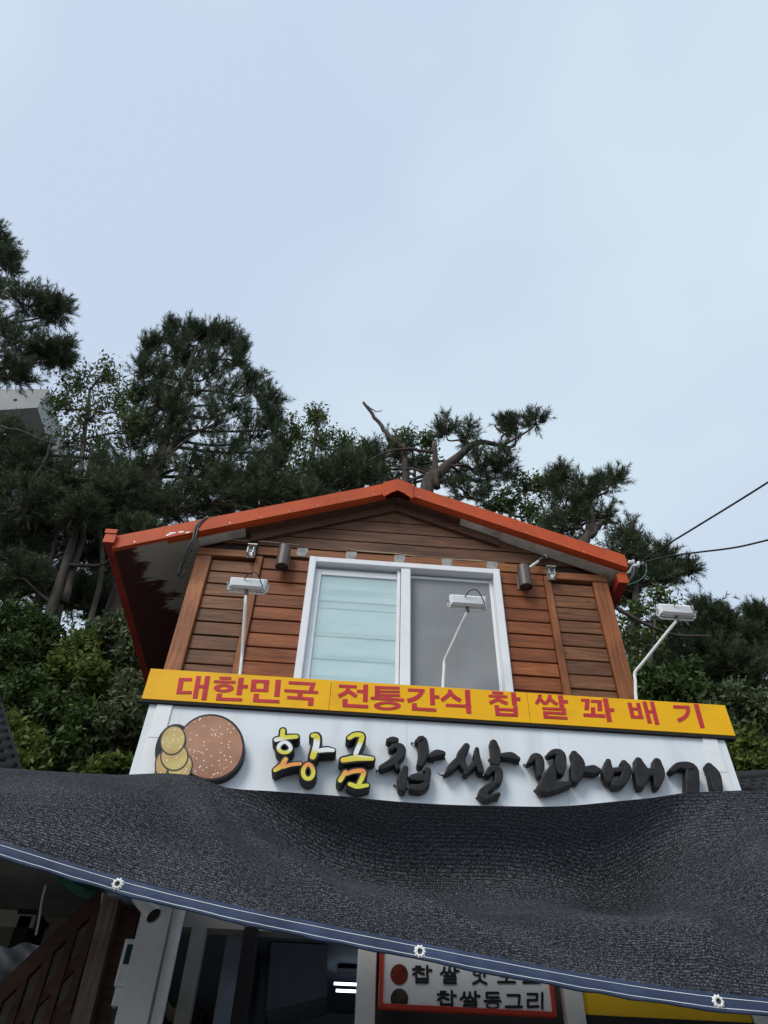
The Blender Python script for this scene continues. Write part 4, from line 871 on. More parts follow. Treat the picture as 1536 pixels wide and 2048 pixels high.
# ------------------------------------------------------------------ menu board and yellow banner under the net
MY = -.02
mb0 = empty('menu_board', U(930, 2030, MY), 'white menu board with red frame hanging under the net', 'menu board')
a, b2 = U(757, 2012, MY), U(1113, 2030, MY); mx0, mx1, mz0, mz1 = a[0], b2[0], (a[2]+b2[2])/2-.01, 2.93
obj('panel', MB().box(mx0+.02, mx1-.02, MY, MY+.03, mz0+.02, mz1-.02), M['white'], mb0)
M['redframe'] = mat('red_frame_paint', (0.50, 0.045, 0.02), 0.45, var=0.1)
for bxx in ((mx0, mx0+.022, mz0, mz1), (mx1-.022, mx1, mz0, mz1), (mx0+.0225, mx1-.0225, mz0, mz0+.022), (mx0+.0225, mx1-.0225, mz1-.022, mz1)):
    obj('frame', MB().box(bxx[0], bxx[1], MY-.012, MY+.034, bxx[2], bxx[3], .003), M['redframe'], mb0)
SYL = {'찹': [('l',[(.18,.05),(.42,.05)]),('l',[(.02,.2),(.6,.2)]),('l',[(.32,.2),(.25,.36),(.03,.5)]),('l',[(.3,.32),(.42,.42),(.6,.48)]),('l',[(.78,.0),(.78,.52)]),('l',[(.78,.26),(1,.26)]),('l',[(.2,.6),(.2,.98)]),('l',[(.8,.6),(.8,.98)]),('l',[(.2,.77),(.8,.77)]),('l',[(.2,.97),(.8,.97)])],
 '쌀': [('l',[(.2,.05),(.16,.28),(.0,.45)]),('l',[(.19,.25),(.34,.45)]),('l',[(.5,.05),(.46,.28),(.32,.45)]),('l',[(.48,.25),(.68,.45)]),('l',[(.78,.0),(.78,.5)]),('l',[(.78,.26),(1,.26)]),('l',[(.2,.58),(.82,.58)]),('l',[(.82,.58),(.82,.78)]),('l',[(.2,.78),(.82,.78)]),('l',[(.2,.78),(.2,.97)]),('l',[(.2,.98),(.85,.98)])],
 '동': [('l',[(.15,.04),(.85,.04)]),('l',[(.15,.04),(.15,.32)]),('l',[(.15,.32),(.88,.32)]),('l',[(.5,.32),(.5,.52)]),('l',[(.02,.54),(.98,.54)]),('o',.5,.82,.36,.18)],
 '그': [('l',[(.1,.15),(.85,.15)]),('l',[(.85,.15),(.8,.72)]),('l',[(.0,.86),(1.,.86)])],
 '리': [('l',[(.05,.08),(.62,.08)]),('l',[(.62,.08),(.6,.46)]),('l',[(.06,.46),(.6,.46)]),('l',[(.06,.46),(.06,.88)]),('l',[(.06,.9),(.68,.86)]),('l',[(.92,.0),(.92,1.)])],
 '핫': [('l',[(.2,.03),(.45,.03)]),('l',[(.05,.16),(.62,.16)]),('o',.33,.38,.22,.14),('l',[(.8,.0),(.8,.55)]),('l',[(.8,.27),(1,.27)]),('l',[(.52,.6),(.45,.8),(.1,.98)]),('l',[(.5,.72),(.65,.86),(.92,.98)])],
 '도': [('l',[(.15,.08),(.88,.08)]),('l',[(.15,.08),(.15,.5)]),('l',[(.15,.5),(.88,.5)]),('l',[(.5,.5),(.5,.84)]),('l',[(.0,.88),(1.,.88)])]}
kx = lambda x, y: (720+x/3.339, 1860+y/3.339)
def syl(ch, x0, y0, x1, y1, wd=15):
    mbp = MB(); 
    for k, s in enumerate(SYL[ch]):
        if s[0] == 'o':
            cx, cy = x0+s[1]*(x1-x0), y0+s[2]*(y1-y0); rx, ry = s[3]*(x1-x0), s[4]*(y1-y0)
            glyph(mbp, [('o', cx, cy, rx+wd*.4, ry+wd*.4, rx-wd*.5, ry-wd*.5)], 720, 1860, 3.339, MY, .003+k*.00015)
        else:
            pts = [(720+(x0+a*(x1-x0))/3.339, 1860+(y0+b*(y1-y0))/3.339, wd/2/3.339) for a, b in s[1]]
            brush(mbp, pts, MY-.003-k*.00015, .0025, 0, capn=3)
    obj('letter', mbp, M['blackink'], mb0)
for ch, bx_ in zip('찹쌀동그리', ((518, 408, 640, 525), (672, 412, 798, 525), (830, 416, 940, 525), (975, 420, 1082, 528), (1115, 420, 1226, 524))): syl(ch, *bx_)
for ch, bx_ in zip('찹쌀핫도그', ((352, 240, 476, 352), (540, 244, 658, 356), (746, 246, 852, 360), (922, 246, 1035, 362), (1090, 250, 1200, 366))): syl(ch, *bx_)
M['picred'] = mat('red_food_photo', (0.16, 0.02, 0.012), 0.4, var=0.7, scale=18); M['picdark'] = mat('dark_food_photo', (0.035, 0.03, 0.02), 0.4, var=0.9, scale=16)
for (cx, cy, m_) in ((262, 297, 'picred'), (263, 460, 'picdark')):
    mbp = MB(); x, y = kx(cx, cy); plate(mbp, px_ellipse(x, y, 17.5, 21), MY-.003, MY-.0005); obj('food_picture', mbp, M[m_], mb0)
yb = empty('yellow_banner', U(1330, 2030, 0), 'plain yellow banner panel in shadow under the right of the net', 'banner')
a, b2 = U(1168, 2030, .0), U(1502, 2034, .0)
obj('panel', MB().box(a[0], b2[0], .0, .02, a[2]+.002, 2.95), M['yelldark'], yb)
obj('rail', MB().box(a[0]-.01, b2[0]+.01, -.006, .03, a[2]-.05, a[2]), M['dark'], yb)

# ------------------------------------------------------------------ left of the shop: stair, post, meter
post = obj('timber_post', MB().beam(U(190, 2060, .25)*[1, 1, 0]+np.array([0, 0, 0]), U(228, 1775, .25)+np.array([0, 0, .3]), .10, .09, up=(0, 1, 0)), M['oldwood'])
tag(post, 'old grey timber post beside the electricity meter', 'post')
mt0 = empty('electricity_meter', U(238, 1960, .10), 'white electricity meter box with dark glass behind the white column', 'meter')
a, b2 = U(229, 1980, .08), U(262, 1878, .08)
obj('case', MB().box(a[0]-.01, a[0]+.16, .07, .17, a[2]+.02, b2[2], .012), M['white'], mt0)
obj('glass', MB().box(a[0]+.012, a[0]+.138, .062, .0695, a[2]+.12, b2[2]-.03, .004), M['glassdark'], mt0)
obj('terminal_cover', MB().box(a[0]+.0, a[0]+.15, .085, .165, a[2]-.07, a[2]+.0195, .006), M['white'], mt0)
obj('conduit', MB().tube([(a[0]+.03, .12, a[2]-.07), (a[0]+.02, .12, a[2]-.25), (a[0]+.05, .13, 1.2)], .010, 7), M['cable'], mt0)
obj('conduit', MB().tube([(a[0]+.07, .12, a[2]-.07), (a[0]+.08, .12, a[2]-.22), (a[0]+.06, .13, 1.2)], .012, 7), M['cable'], mt0)
mw = obj('meter_board', MB().box(-1.40, -1.18, .30, .34, 1.6, 3.0), M['trim']); tag(mw, 'reddish timber board behind the electricity meter', 'board')
st = empty('timber_stair', (-2.2, .7, 0), 'dark timber stair railing climbing up to the left post', 'stair')
ra, rb = U(0, 1990, .45), U(215, 1785, .45); d = rb-ra
obj('handrail', MB().beam(ra-d*.3, rb+d*.1, .045, .09), M['trim'], st)
obj('stringer', MB().beam(ra-d*.35+np.array([0, .02, -.62]), rb+d*.05+np.array([0, .02, -.62]), .05, .16), M['trim'], st)
obj('lower_rail', MB().beam(ra-d*.3+np.array([0, .01, -.30]), rb+d*.1+np.array([0, .01, -.30]), .03, .06), M['trim'], st)
for q_ in np.linspace(-.2, .92, 6):
    p = ra+d*q_; obj('baluster', MB().box(p[0]-.022, p[0]+.022, .43, .47, p[2]-.60, p[2]-.05), M['trim'], st)
for k_ in range(9):
    x = -2.6+.17*k_; zt = 1.35+.15*k_; obj('tread', MB().box(x, x+.22, .5, 1.3, zt, zt+.035), M['trim'], st)
cp_ = obj('added_shade_canopy', MB().box(-3.04, -1.42, -.28, 2.9, 3.36, 3.40), M['greywall']); tag(cp_, 'canopy sheet added to shade the stair alley left of the shop', 'canopy')  # canopy added behind the net to keep open sky off the stair alley
bw = obj('side_wall', MB().box(-4.2, -1.5, 1.9, 2.05, 0, 4.2), M['beige']); tag(bw, 'shadowed beige plaster wall behind the stair', 'wall')
ps = MB(); cs = []
for j in range(12):
    for i in range(18):
        u_, v_ = i/17, j/11; px_ = -60+170*u_; top_ = 1898-14*u_+5*math.sin(u_*17); bot_ = 2035-135*u_
        cs.append(U(px_, top_+(bot_-top_)*v_, .52+.03*math.sin(u_*11+v_*3)*(.3+v_)+.015*math.sin(u_*29-v_*8)))
ps.v = [tuple(p) for p in cs]; ps.f = [(j*18+i, j*18+i+1, (j+1)*18+i+1, (j+1)*18+i) for j in range(11) for i in range(17)]
tag(obj('plastic_sheet', ps, M['plastic'], smooth=True), 'crumpled grey plastic sheet hung behind the stair railing', 'sheet')
a, b2 = U(14, 1895, .9), U(72, 1820, .9)
bxo = empty('storage_box', (a[0]+.1, 1.05, a[2]), 'black storage box stacked behind the plastic sheet, lower left', 'box')
obj('body', MB().box(a[0], b2[0], .9, 1.2, a[2], b2[2]-.03, .01), M['tile'], bxo); obj('lid', MB().box(a[0]-.012, b2[0]+.012, .888, 1.212, b2[2]-.0295, b2[2], .006), M['tile'], bxo)
M['greentarp'] = mat('green_tarp', (0.02, 0.14, 0.10), 0.5, var=0.4, scale=12, bump=0.6, bscale=15)
gt = MB(); g0 = [(110, 1745), (215, 1775), (205, 1792), (180, 1800), (150, 1790), (120, 1765)]; P_ = [U(x, y, .8+.03*math.sin(x)) for x, y in g0]; c_m = np.mean(P_, 0)+np.array([0, -.05, 0])
gt.add(P_+[c_m]+[p+np.array([0, .02, 0]) for p in P_], [(i, (i+1) % 6, 6) for i in range(6)]+[(i, i+7, (i+1) % 6+7, (i+1) % 6) for i in range(6)])
tag(obj('green_tarp', gt, M['greentarp']), 'green tarpaulin corner peeking out above the stair rail', 'tarp')
tc_ = U(175, 1770, .6); wire('hanging_cord', [(206, 1785, .3), (203, 1810, .3), (198, 1835, .3), (196, 1850, .3)], .006, 'short white cord hanging beside the timber post', 'white')
wb = obj('wall_board', MB().box(-2.9, -2.0, .9, .94, 3.02, 3.12), M['beige']); tag(wb, 'pale beam end in the lower left corner under the hem', 'beam')
wire('hanging_cord', [(92, 1770, .5), (84, 1800, .5), (80, 1830, .5), (72, 1870, .5)], .008, 'thin pale cord hanging on the beige wall, lower left', 'pillar')

# ------------------------------------------------------------------ neighbouring roofs
nr = empty('neighbour_roof', (4.6, 1.2, 3.2), 'black tiled roof of the neighbouring building right of the white sign', 'roof')
A = U(1370, 1566, 1.0); B = U(1536, 1556, 1.0); e = B-A; A2 = A-e*.3; B2 = A+e*3.0
obj('ridge', MB().tube([A2+np.array([0, 0, .0]), B2], .07, 10), M['tile'], nr, smooth=True)
obj('deck', MB().add([A2+np.array([0, -.02, -.05]), B2+np.array([0, -.02, -.05]), B2+np.array([0, -1.0, -.62]), A2+np.array([0, -1.0, -.62])], [(0, 3, 2, 1)]), M['tile'], nr)
nl = 26
for r_ in range(5):
    for i in range(nl):
        u0 = i/nl; p = A2+(B2-A2)*(u0+(.5/nl if r_ % 2 else 0)); wd = np.linalg.norm(B2-A2)/nl
        q0 = p+np.array([0, -.04-.19*r_, -.045-.112*r_]); q1 = q0+np.array([0, -.20, -.115+.015])
        obj('tile', MB().tube([q0, q1], [wd*.40, wd*.44], 8), M['tile'], nr, smooth=True)
n2 = empty('neighbour_gable', (-3.4, 2.2, 3.5), 'dark tiled roof edge at the far left above the net', 'roof')
A, B = U(-12, 1412, 1.2), U(24, 1548, .6)
obj('wall', MB().box(-7.0, -3.05, .3, 2.6, 0, 3.55), M['greywall'], n2); obj('verge', MB().beam(A, B, .10, .10), M['tile'], n2)  # wall body added below the roof edge to block light from the left
obj('end_tile', MB().tube([A+np.array([-.22, .05, .0]), A+np.array([.03, -.02, .02])], .07, 10), M['tile'], n2, smooth=True)
obj('slope', MB().add([A+np.array([-.02, .02, -.02]), B+np.array([-.02, .02, -.02]), B+np.array([-1.4, .2, .0]), A+np.array([-1.4, .2, .02])], [(0, 1, 2, 3)]), M['tile'], n2)
for q_ in np.linspace(.05, 1, 9):
    p = A+(B-A)*q_; obj('tile', MB().tube([p+np.array([-.9, .1, .02]), p+np.array([.01, -.02, .03])], .05, 8), M['tile'], n2, smooth=True)

# ------------------------------------------------------------------ far tower block
tb = empty('apartment_tower', (-22, 24, 8), 'grey concrete tower block with dark glass behind the trees at left', 'building')
TYp = 22.0
c0, c1 = U(-160, 842, TYp), U(98, 778, TYp); zt = c1[2]; xr_ = c1[0]
obj('parapet', MB().prism([(xr_-9, zt-4.2), (xr_+.0, zt-1.9), (xr_, zt), (xr_-9, zt-1.3)], TYp, TYp+6), M['concrete'], tb)
obj('wall', MB().box(xr_-9, xr_-1.2, TYp+.55, TYp+6, 4, zt-2.6), M['glassdark'], tb)
for k_ in range(3):
    for j in range(3):
        x0 = xr_-7.2+2.0*k_; z0 = zt-7.6-4.0*j
        f_ = obj('window', MB().box(x0, x0+1.9, TYp+.42, TYp+.54, z0, z0+3.7), M['steel'], tb); obj('pane', MB().box(x0+.1, x0+1.8, TYp+.36, TYp+.415, z0+.1, z0+3.6), M['glassdark'], f_)
for j in range(2): obj('louvre', MB().box(xr_-6.8, xr_-1.5, TYp+.1, TYp+.34, zt-4.6-.7*j, zt-4.3-.7*j), M['concrete'], tb)
for k_ in range(3): obj('vent_hole', MB().tube([(xr_-1.5-2.2*k_, TYp-.02, zt-1.35-.28*k_), (xr_-1.5-2.2*k_, TYp+.01, zt-1.35-.28*k_)], .12, 10), M['dark'], tb)

# ------------------------------------------------------------------ trees
def unit(a): return a/(np.linalg.norm(a, axis=-1, keepdims=True)+1e-9)
def mpp(px, py, Y):                                       # metres per photo pixel there
    p = U(px, py, Y); return float(np.dot(p-CAM, FWD))/FPX
def make_needles(rng, anc, dirs, L, n, nl, wd):
    k = len(anc); t = rng.random((k, n, 1)); base = anc[:, None]+dirs[:, None]*(L*t)
    rv = unit(rng.normal(size=(k, n, 3))); perp = unit(rv-dirs[:, None]*np.sum(rv*dirs[:, None], -1, keepdims=True))
    nd = unit(dirs[:, None]*(.55+.9*t)+perp*1.0); tip = base+nd*(nl*(.7+.5*rng.random((k, n, 1))))
    sd = unit(np.cross(nd, rng.normal(size=(k, n, 3))))*wd/2
    return np.stack([base-sd, base+sd, tip], 2).reshape(-1, 3, 3)
def make_leaves(rng, cen, size, flat_=.5):
    k = len(cen); nrm = unit(rng.normal(size=(k, 3))*(1, 1, .8)+np.array([0, -.2, flat_])); a = unit(np.cross(nrm, rng.normal(size=(k, 3)))); b = np.cross(nrm, a)
    s = size*(.55+.9*rng.random((k, 1)))
    return np.stack([cen-a*s, cen+b*s*.42+a*s*.1, cen+a*s, cen-b*s*.42+a*s*.1], 1)
def blobs3(blobs):
    o = []
    for (px, py, Y, rx, ry) in blobs:
        s = mpp(px, py, Y); o.append((U(px, py, Y), np.array([rx*s, (rx+ry)*.5*s*1.0, ry*s*1.25])))
    return o
def limb(mb, pts, r0, r1, n=7, sub=5, wob=0.0, rng=None):
    C = catmull(pts, sub)
    if wob and rng is not None: C[1:-1] += rng.normal(size=(len(C)-2, 3))*wob
    mb.tube(C, list(np.linspace(r0, r1, len(C))), n)
def pine(name, label, trunk, r0, r1, blobs, seed, per=26, shoots=7, dens=1.25, up=.6, slen=.34, m='needle', group='pine trees on the hillside', extra=(), nsz=1.0, bark='bark', leaders=()):
    rng = np.random.default_rng(seed); T = [U(*p) for p in trunk]; base = T[0].copy(); base[2] = min(base[2], float(H(base[0], base[1])))
    t = empty(name, base, label, 'tree', group)
    mbt = MB(); limb(mbt, [base]+T[1:], r0, r1, 10, 6); obj('trunk', mbt, M[bark], t, smooth=True)
    for (pts, a, b, nm) in extra:
        mbl = MB(); P = [U(*p) for p in pts]; limb(mbl, P, a, b, 8, 5, .012, rng); obj('limb', mbl, M[bark], t, smooth=True)
        if nm: obj('cut_end', MB().tube([P[-1], P[-1]+unit(P[-1]-P[-2])*.012], b*.93, 10), M['cutwood'], t)
    C = catmull([base]+T[1:], 6); br = MB(); A = []; Dn = []; per = int(per*dens)
    for (c, r) in blobs3(blobs):
        dz = C[:, 2]-(c[2]-r[2]*.6); j = int(np.argmin(np.linalg.norm(C-c, axis=1)+np.maximum(0, dz)*1.5)); root = C[j]
        inner = c*.75+root*.25 if np.linalg.norm(c-root) > .3 else c
        hub = c-np.array([0, 0, r[2]*.35]); dl = np.linalg.norm(c-root); limb(br, [root, root*.6+hub*.4+np.array([0, 0, -.06*dl])+rng.normal(size=3)*.1, root*.25+hub*.75+rng.normal(size=3)*.12, hub], .03+.008*dl, .016, 6, 4)
        for q in range(per):
            d = unit(rng.normal(size=3)*np.array([1, 1, .9])+np.array([0, 0, .22])); e = c+d*r*(.5+.55*rng.random())
            st_ = hub+(e-hub)*rng.uniform(0, .25); mid = (st_+e)/2+np.array([0, 0, -.06])*r[2]+rng.normal(size=3)*.05
            br.tube([st_, mid, e], [.018, .012, .006], 4, False)
            ns = shoots
            tt = np.linspace(.5, 1, ns)[:, None]; pos = (st_*(1-tt)**2+2*mid*tt*(1-tt)+e*tt**2)+rng.normal(size=(ns, 3))*.10*min(1.2, r.mean())
            A.append(pos); Dn.append(unit(unit(e-mid)*.8+rng.normal(size=(ns, 3))*.5+np.array([0, 0, up])))
    for (px, py, Y, lp) in leaders:
        p0 = U(px, py, Y); ll = lp*mpp(px, py, Y)*1.3; ax = unit(np.array([rng.normal(0, .22), rng.normal(0, .2), 1.0])); p1 = p0+ax*ll
        br.tube([p0-ax*.3, p0, p1], [.02, .014, .005], 4, False); n_ = max(3, int(ll/.13)); tt = np.linspace(0, 1, n_)[:, None]
        A.append(p0+ax*ll*tt); Dn.append(unit(ax+rng.normal(size=(n_, 3))*.28))
        A.append(p0+ax*ll*tt*.7+rng.normal(size=(n_, 3))*.08); Dn.append(unit(ax*.8+rng.normal(size=(n_, 3))*.5))
    A = np.vstack(A); Dn = np.vstack(Dn)
    obj('branches', br, M[bark], t, smooth=True)['kind'] = 'stuff'
    V = make_needles(rng, A, Dn, slen*nsz, 44, .135*nsz, .0135*nsz)
    tint = np.repeat(np.clip(rng.normal(.40, .27, len(A)), 0, 1), 44)+rng.normal(0, .12, len(A)*44)
    npmesh('crown', V, 3, M[m], t, np.clip(tint, 0, 1))['kind'] = 'stuff'; return t
def broad(name, label, trunk, r0, blobs, seed, per=16, leaves=26, size=.07, m='leaf', group='broadleaf trees on the hillside', bark='barkpale', cat='tree', spread=.16):
    rng = np.random.default_rng(seed); T = [U(*p) for p in trunk]; base = T[0].copy(); base[2] = min(base[2], float(H(base[0], base[1])))
    t = empty(name, base, label, cat, group)
    mbt = MB(); limb(mbt, [base]+T[1:], r0, r0*.35, 8, 6); obj('trunk' if cat == 'tree' else 'stem', mbt, M[bark], t, smooth=True)
    C = catmull([base]+T[1:], 6); br = MB(); cen = []
    for (c, r) in blobs3(blobs):
        j = int(np.argmin(np.linalg.norm(C-c, axis=1)+np.maximum(0, C[:, 2]-(c[2]-r[2]*.7))*1.5)); root = C[j]; hub = c-np.array([0, 0, r[2]*.6])
        limb(br, [root, (root+hub)/2+rng.normal(size=3)*.08, hub], .03, .016, 5, 4)
        for q in range(per):
            d = unit(rng.normal(size=3)+np.array([0, 0, .35])); e = c+d*r*(.55+.5*rng.random()); mid = (hub+e)/2+rng.normal(size=3)*.12*r
            br.tube([hub, mid, e], [.010, .007, .003], 4, False)
            tt = rng.uniform(.35, 1.05, (leaves, 1)); pos = hub*(1-tt)**2+2*mid*tt*(1-tt)+e*tt**2+rng.normal(size=(leaves, 3))*spread*min(1.3, r.mean()+.2)
            cen.append(pos)
    cen = np.vstack(cen)
    obj('branches', br, M[bark], t, smooth=True)['kind'] = 'stuff'
    V = make_leaves(rng, cen, size); npmesh('crown', V, 4, M[m], t, np.clip(rng.normal(.45, .22, len(cen)), 0, 1))['kind'] = 'stuff'; return t

# far-left pine: crown reaches in from the left edge
pine('pine_tree', 'tall dark pine reaching in at the left edge', [(-330, 1250, 6), (-310, 1000, 6), (-260, 700, 6), (-210, 430, 6)], .28, .10,
  [(-40, 560, 6, 60, 60), (15, 530, 5.7, 25, 45), (60, 610, 5.8, 45, 40), (108, 625, 6, 32, 28), (35, 680, 5.7, 60, 45), (90, 700, 6, 50, 30), (20, 745, 5.8, 40, 35), (-50, 650, 6.2, 70, 70), (110, 715, 6, 32, 16), (-10, 480, 6, 22, 30)], 11, leaders=[(5, 500, 6, 30), (28, 530, 6, 34), (45, 590, 6, 26), (64, 590, 6, 28), (80, 605, 6, 24), (118, 620, 6, 26), (130, 622, 6, 26), (100, 625, 6, 26), (138, 710, 6, 18), (125, 700, 6, 20)], per=20, shoots=8, nsz=1.0,
  extra=[([(-230, 600, 6), (-80, 640, 6), (60, 690, 6)], .07, .03, False), ([(-230, 560, 6), (-60, 560, 6), (80, 625, 6)], .06, .02, False)])
# main left pine
pine('pine_tree', 'big bushy dark pine standing behind the left roof slope', [(235, 1230, 7), (270, 1100, 7), (318, 930, 7), (345, 820, 7), (390, 700, 7)], .24, .05,
  [(300, 700, 7, 13, 34), (286, 740, 7, 16, 32), (315, 750, 7, 22, 40), (338, 668, 7, 13, 28), (352, 715, 7, 22, 36), (375, 668, 7.1, 14, 26), (398, 672, 7.2, 14, 26), (388, 715, 7.2, 34, 36), (425, 675, 7.1, 16, 28), (455, 678, 7, 16, 30), (472, 715, 7, 22, 38), (432, 735, 6.9, 36, 40), (385, 775, 6.6, 46, 46), (325, 810, 7, 30, 36), (300, 855, 7, 30, 36), (450, 795, 6.8, 50, 46), (505, 775, 7.1, 22, 34), (530, 810, 7.1, 28, 34), (548, 850, 7.1, 16, 28), (505, 865, 7, 44, 38), (405, 850, 6.5, 56, 46), (345, 885, 7, 36, 36), (455, 915, 6.6, 56, 36), (385, 940, 6.6, 56, 36), (300, 950, 6.8, 45, 40), (535, 925, 6.8, 44, 32), (272, 800, 7, 18, 34), (268, 880, 7, 26, 36), (350, 830, 6.8, 34, 34), (478, 700, 7, 10, 30), (560, 890, 7, 22, 30)], 12, leaders=[(284, 705, 7, 34), (300, 690, 7, 22), (312, 715, 7, 34), (328, 672, 7, 28), (334, 690, 7, 46), (346, 690, 7, 34), (360, 672, 7, 24), (372, 668, 7, 28), (386, 672, 7, 26), (400, 670, 7, 22), (416, 672, 7, 20), (430, 672, 7, 22), (448, 668, 7, 26), (462, 676, 7, 26), (474, 690, 7, 30), (490, 750, 7, 40), (512, 760, 7, 36), (528, 785, 7, 30), (545, 810, 7, 34), (556, 815, 7, 30), (300, 790, 6.9, 40), (330, 780, 6.8, 40), (400, 740, 6.5, 40), (440, 770, 6.5, 40), (480, 830, 6.6, 40), (420, 830, 6.3, 40), (360, 830, 6.5, 40)], per=16, shoots=6, dens=1.15, up=1.4, slen=.42, m='needle2',
  extra=[([(318, 930, 7), (360, 880, 6.9), (430, 850, 6.8)], .08, .03, False), ([(300, 990, 7), (250, 930, 7), (215, 880, 7)], .06, .02, False)])
# airy broadleaf between the two pines
broad('broadleaf_tree', 'airy small-leaved tree between the two left pines', [(140, 1215, 6.5), (150, 1050, 6.5), (165, 900, 6.5), (180, 780, 6.5)], .10,
  [(215, 745, 6.5, 32, 40), (160, 760, 6.5, 40, 38), (120, 800, 6.5, 36, 40), (190, 820, 6.4, 50, 45), (250, 800, 6.6, 35, 45), (140, 870, 6.5, 45, 40), (215, 890, 6.6, 50, 45), (265, 850, 6.5, 35, 40)], 13, per=20, leaves=30, size=.055)
# dark lower masses at left
pine('pine_tree', 'shaded pine with two leaning trunks at lower left', [(118, 1215, 6), (140, 1100, 6), (165, 1000, 6), (185, 900, 6)], .095, .04,
  [(60, 930, 6, 55, 45), (130, 960, 6, 60, 45), (215, 960, 6.2, 60, 45), (30, 1010, 6, 60, 45), (110, 1030, 6.3, 60, 35), (250, 1030, 6.6, 60, 40), (320, 1010, 6.8, 50, 30), (20, 1090, 6.3, 55, 40), (190, 1060, 6.8, 50, 30), (10, 880, 6, 40, 40), (-30, 960, 6, 50, 60), (70, 1000, 5.5, 45, 30), (230, 985, 5.6, 50, 34), (165, 1030, 5.5, 36, 24), (270, 1080, 5.6, 36, 26), (40, 1150, 5.7, 40, 26)], 14, per=20, shoots=7,
  extra=[([(128, 1205, 6.1), (160, 1090, 6.1), (190, 985, 6.1)], .08, .04, False), ([(-40, 850, 5.5), (30, 860, 5.5), (110, 890, 5.5)], .04, .015, False), ([(45, 1000, 5.8), (90, 920, 5.7), (100, 880, 5.7)], .04, .015, False), ([(40, 960, 5.8), (45, 1010, 5.8), (60, 1060, 5.8)], .03, .02, False)], bark='barkpale')
pine('pine_tree', 'thin bare-stemmed pale trunk tree beside the leaning trunks at left', [(86, 1215, 6.2), (98, 1130, 6.2), (110, 1085, 6.2), (118, 1000, 6.2)], .055, .03, [(130, 1005, 6.4, 35, 30), (75, 1075, 6.6, 40, 30)], 15, per=12, shoots=6, bark='barkpale')
pine('pine_tree', 'dark slender pine directly left of the roof gutter', [(190, 1240, 6.5), (203, 1150, 6.5), (200, 1050, 6.5), (205, 960, 6.5)], .06, .03, [(235, 1110, 7.3, 40, 30), (215, 1040, 6.9, 40, 30), (150, 1110, 7.5, 40, 25), (265, 1075, 7.3, 40, 25)], 16, per=16, shoots=6, bark='barkpale')
# middle: greenery right of the big pine
broad('broadleaf_tree', 'feathery broadleaf tree rising just right of the big pine', [(600, 1040, 7), (615, 960, 7), (630, 880, 7), (635, 820, 7)], .08,
  [(632, 835, 7, 26, 26), (590, 865, 7, 34, 30), (650, 870, 7, 34, 32), (690, 885, 7.2, 30, 28), (610, 915, 6.9, 45, 32), (670, 925, 6.9, 45, 30), (575, 950, 6.8, 40, 30)], 17, per=20, leaves=30, size=.055)
pine('pine_tree', 'low bushy pine right above the left roof slope', [(640, 1120, 6), (640, 1050, 6), (650, 980, 6)], .12, .05,
  [(480, 965, 6, 55, 35), (430, 1000, 6, 55, 30), (560, 985, 5.9, 55, 32), (640, 960, 6, 50, 34), (690, 945, 6, 42, 34), (620, 1005, 5.8, 55, 25), (730, 960, 6, 40, 28), (520, 1010, 5.8, 50, 24), (370, 1010, 6, 55, 34)], 18, per=18, shoots=7)
# pruned pine in the centre
pine('pruned_pine', 'heavily pruned pine with sawn stub and bare limb behind the ridge', [(838, 1080, 6.5), (852, 990, 6.5), (880, 945, 6.5), (915, 915, 6.5), (955, 885, 6.5), (1005, 892, 6.5)], .20, .045,
  [(892, 862, 6.5, 22, 26), (930, 872, 6.6, 24, 20), (1035, 858, 6.4, 26, 13), (1070, 846, 6.4, 22, 12), (1010, 850, 6.5, 8, 10), (1000, 915, 6.5, 36, 22), (955, 935, 6.7, 50, 32), (1010, 945, 6.8, 36, 26), (905, 960, 6.9, 40, 22), (790, 905, 6.9, 50, 22), (745, 915, 6.9, 36, 26), (980, 975, 6.8, 50, 22), (830, 925, 7.2, 42, 22), (760, 950, 6.9, 40, 22), (930, 990, 6.5, 40, 18)], 19, per=12, shoots=6, dens=.95,
  extra=[([(874, 975, 6.45), (870, 930, 6.42), (869, 886, 6.4)], .085, .062, True), ([(805, 900, 6.6), (775, 868, 6.6), (745, 828, 6.6), (727, 805, 6.6)], .065, .035, True),
         ([(735, 812, 6.6), (752, 822, 6.6), (764, 820, 6.6)], .02, .008, False), ([(868, 905, 6.45), (820, 899, 6.5), (785, 902, 6.5), (745, 918, 6.5), (720, 938, 6.5)], .05, .018, False),
         ([(808, 1010, 6.8), (812, 950, 6.7), (806, 890, 6.6)], .11, .06, False), ([(1000, 890, 6.5), (1005, 870, 6.45), (1030, 862, 6.4), (1060, 848, 6.4)], .025, .010, False), ([(985, 885, 6.5), (1012, 893, 6.5), (1018, 905, 6.5), (1024, 890, 6.5)], .04, .012, False), ([(870, 950, 6.6), (820, 960, 6.6), (800, 985, 6.6)], .05, .02, False)])
broad('broadleaf_tree', 'small bright-leaved tree behind the bare dead limb', [(830, 1060, 8), (830, 960, 8), (822, 890, 8)], .06, [(818, 872, 8, 36, 16), (855, 880, 8, 26, 14), (790, 890, 8, 26, 14), (780, 950, 8, 50, 30), (850, 930, 8, 40, 25), (720, 900, 8, 30, 22)], 20, per=20, leaves=28, size=.055)
broad('broadleaf_tree', 'sparse light green tree between the pruned pine and the right pine', [(1000, 1120, 7), (1020, 1030, 7), (1045, 980, 7)], .06,
  [(1050, 965, 7, 34, 22), (1080, 970, 7.1, 22, 24), (1020, 1000, 7, 40, 22), (1060, 1020, 7, 44, 24), (990, 1010, 7, 30, 20), (1085, 1045, 6.9, 30, 20)], 21, per=16, leaves=24, size=.06)
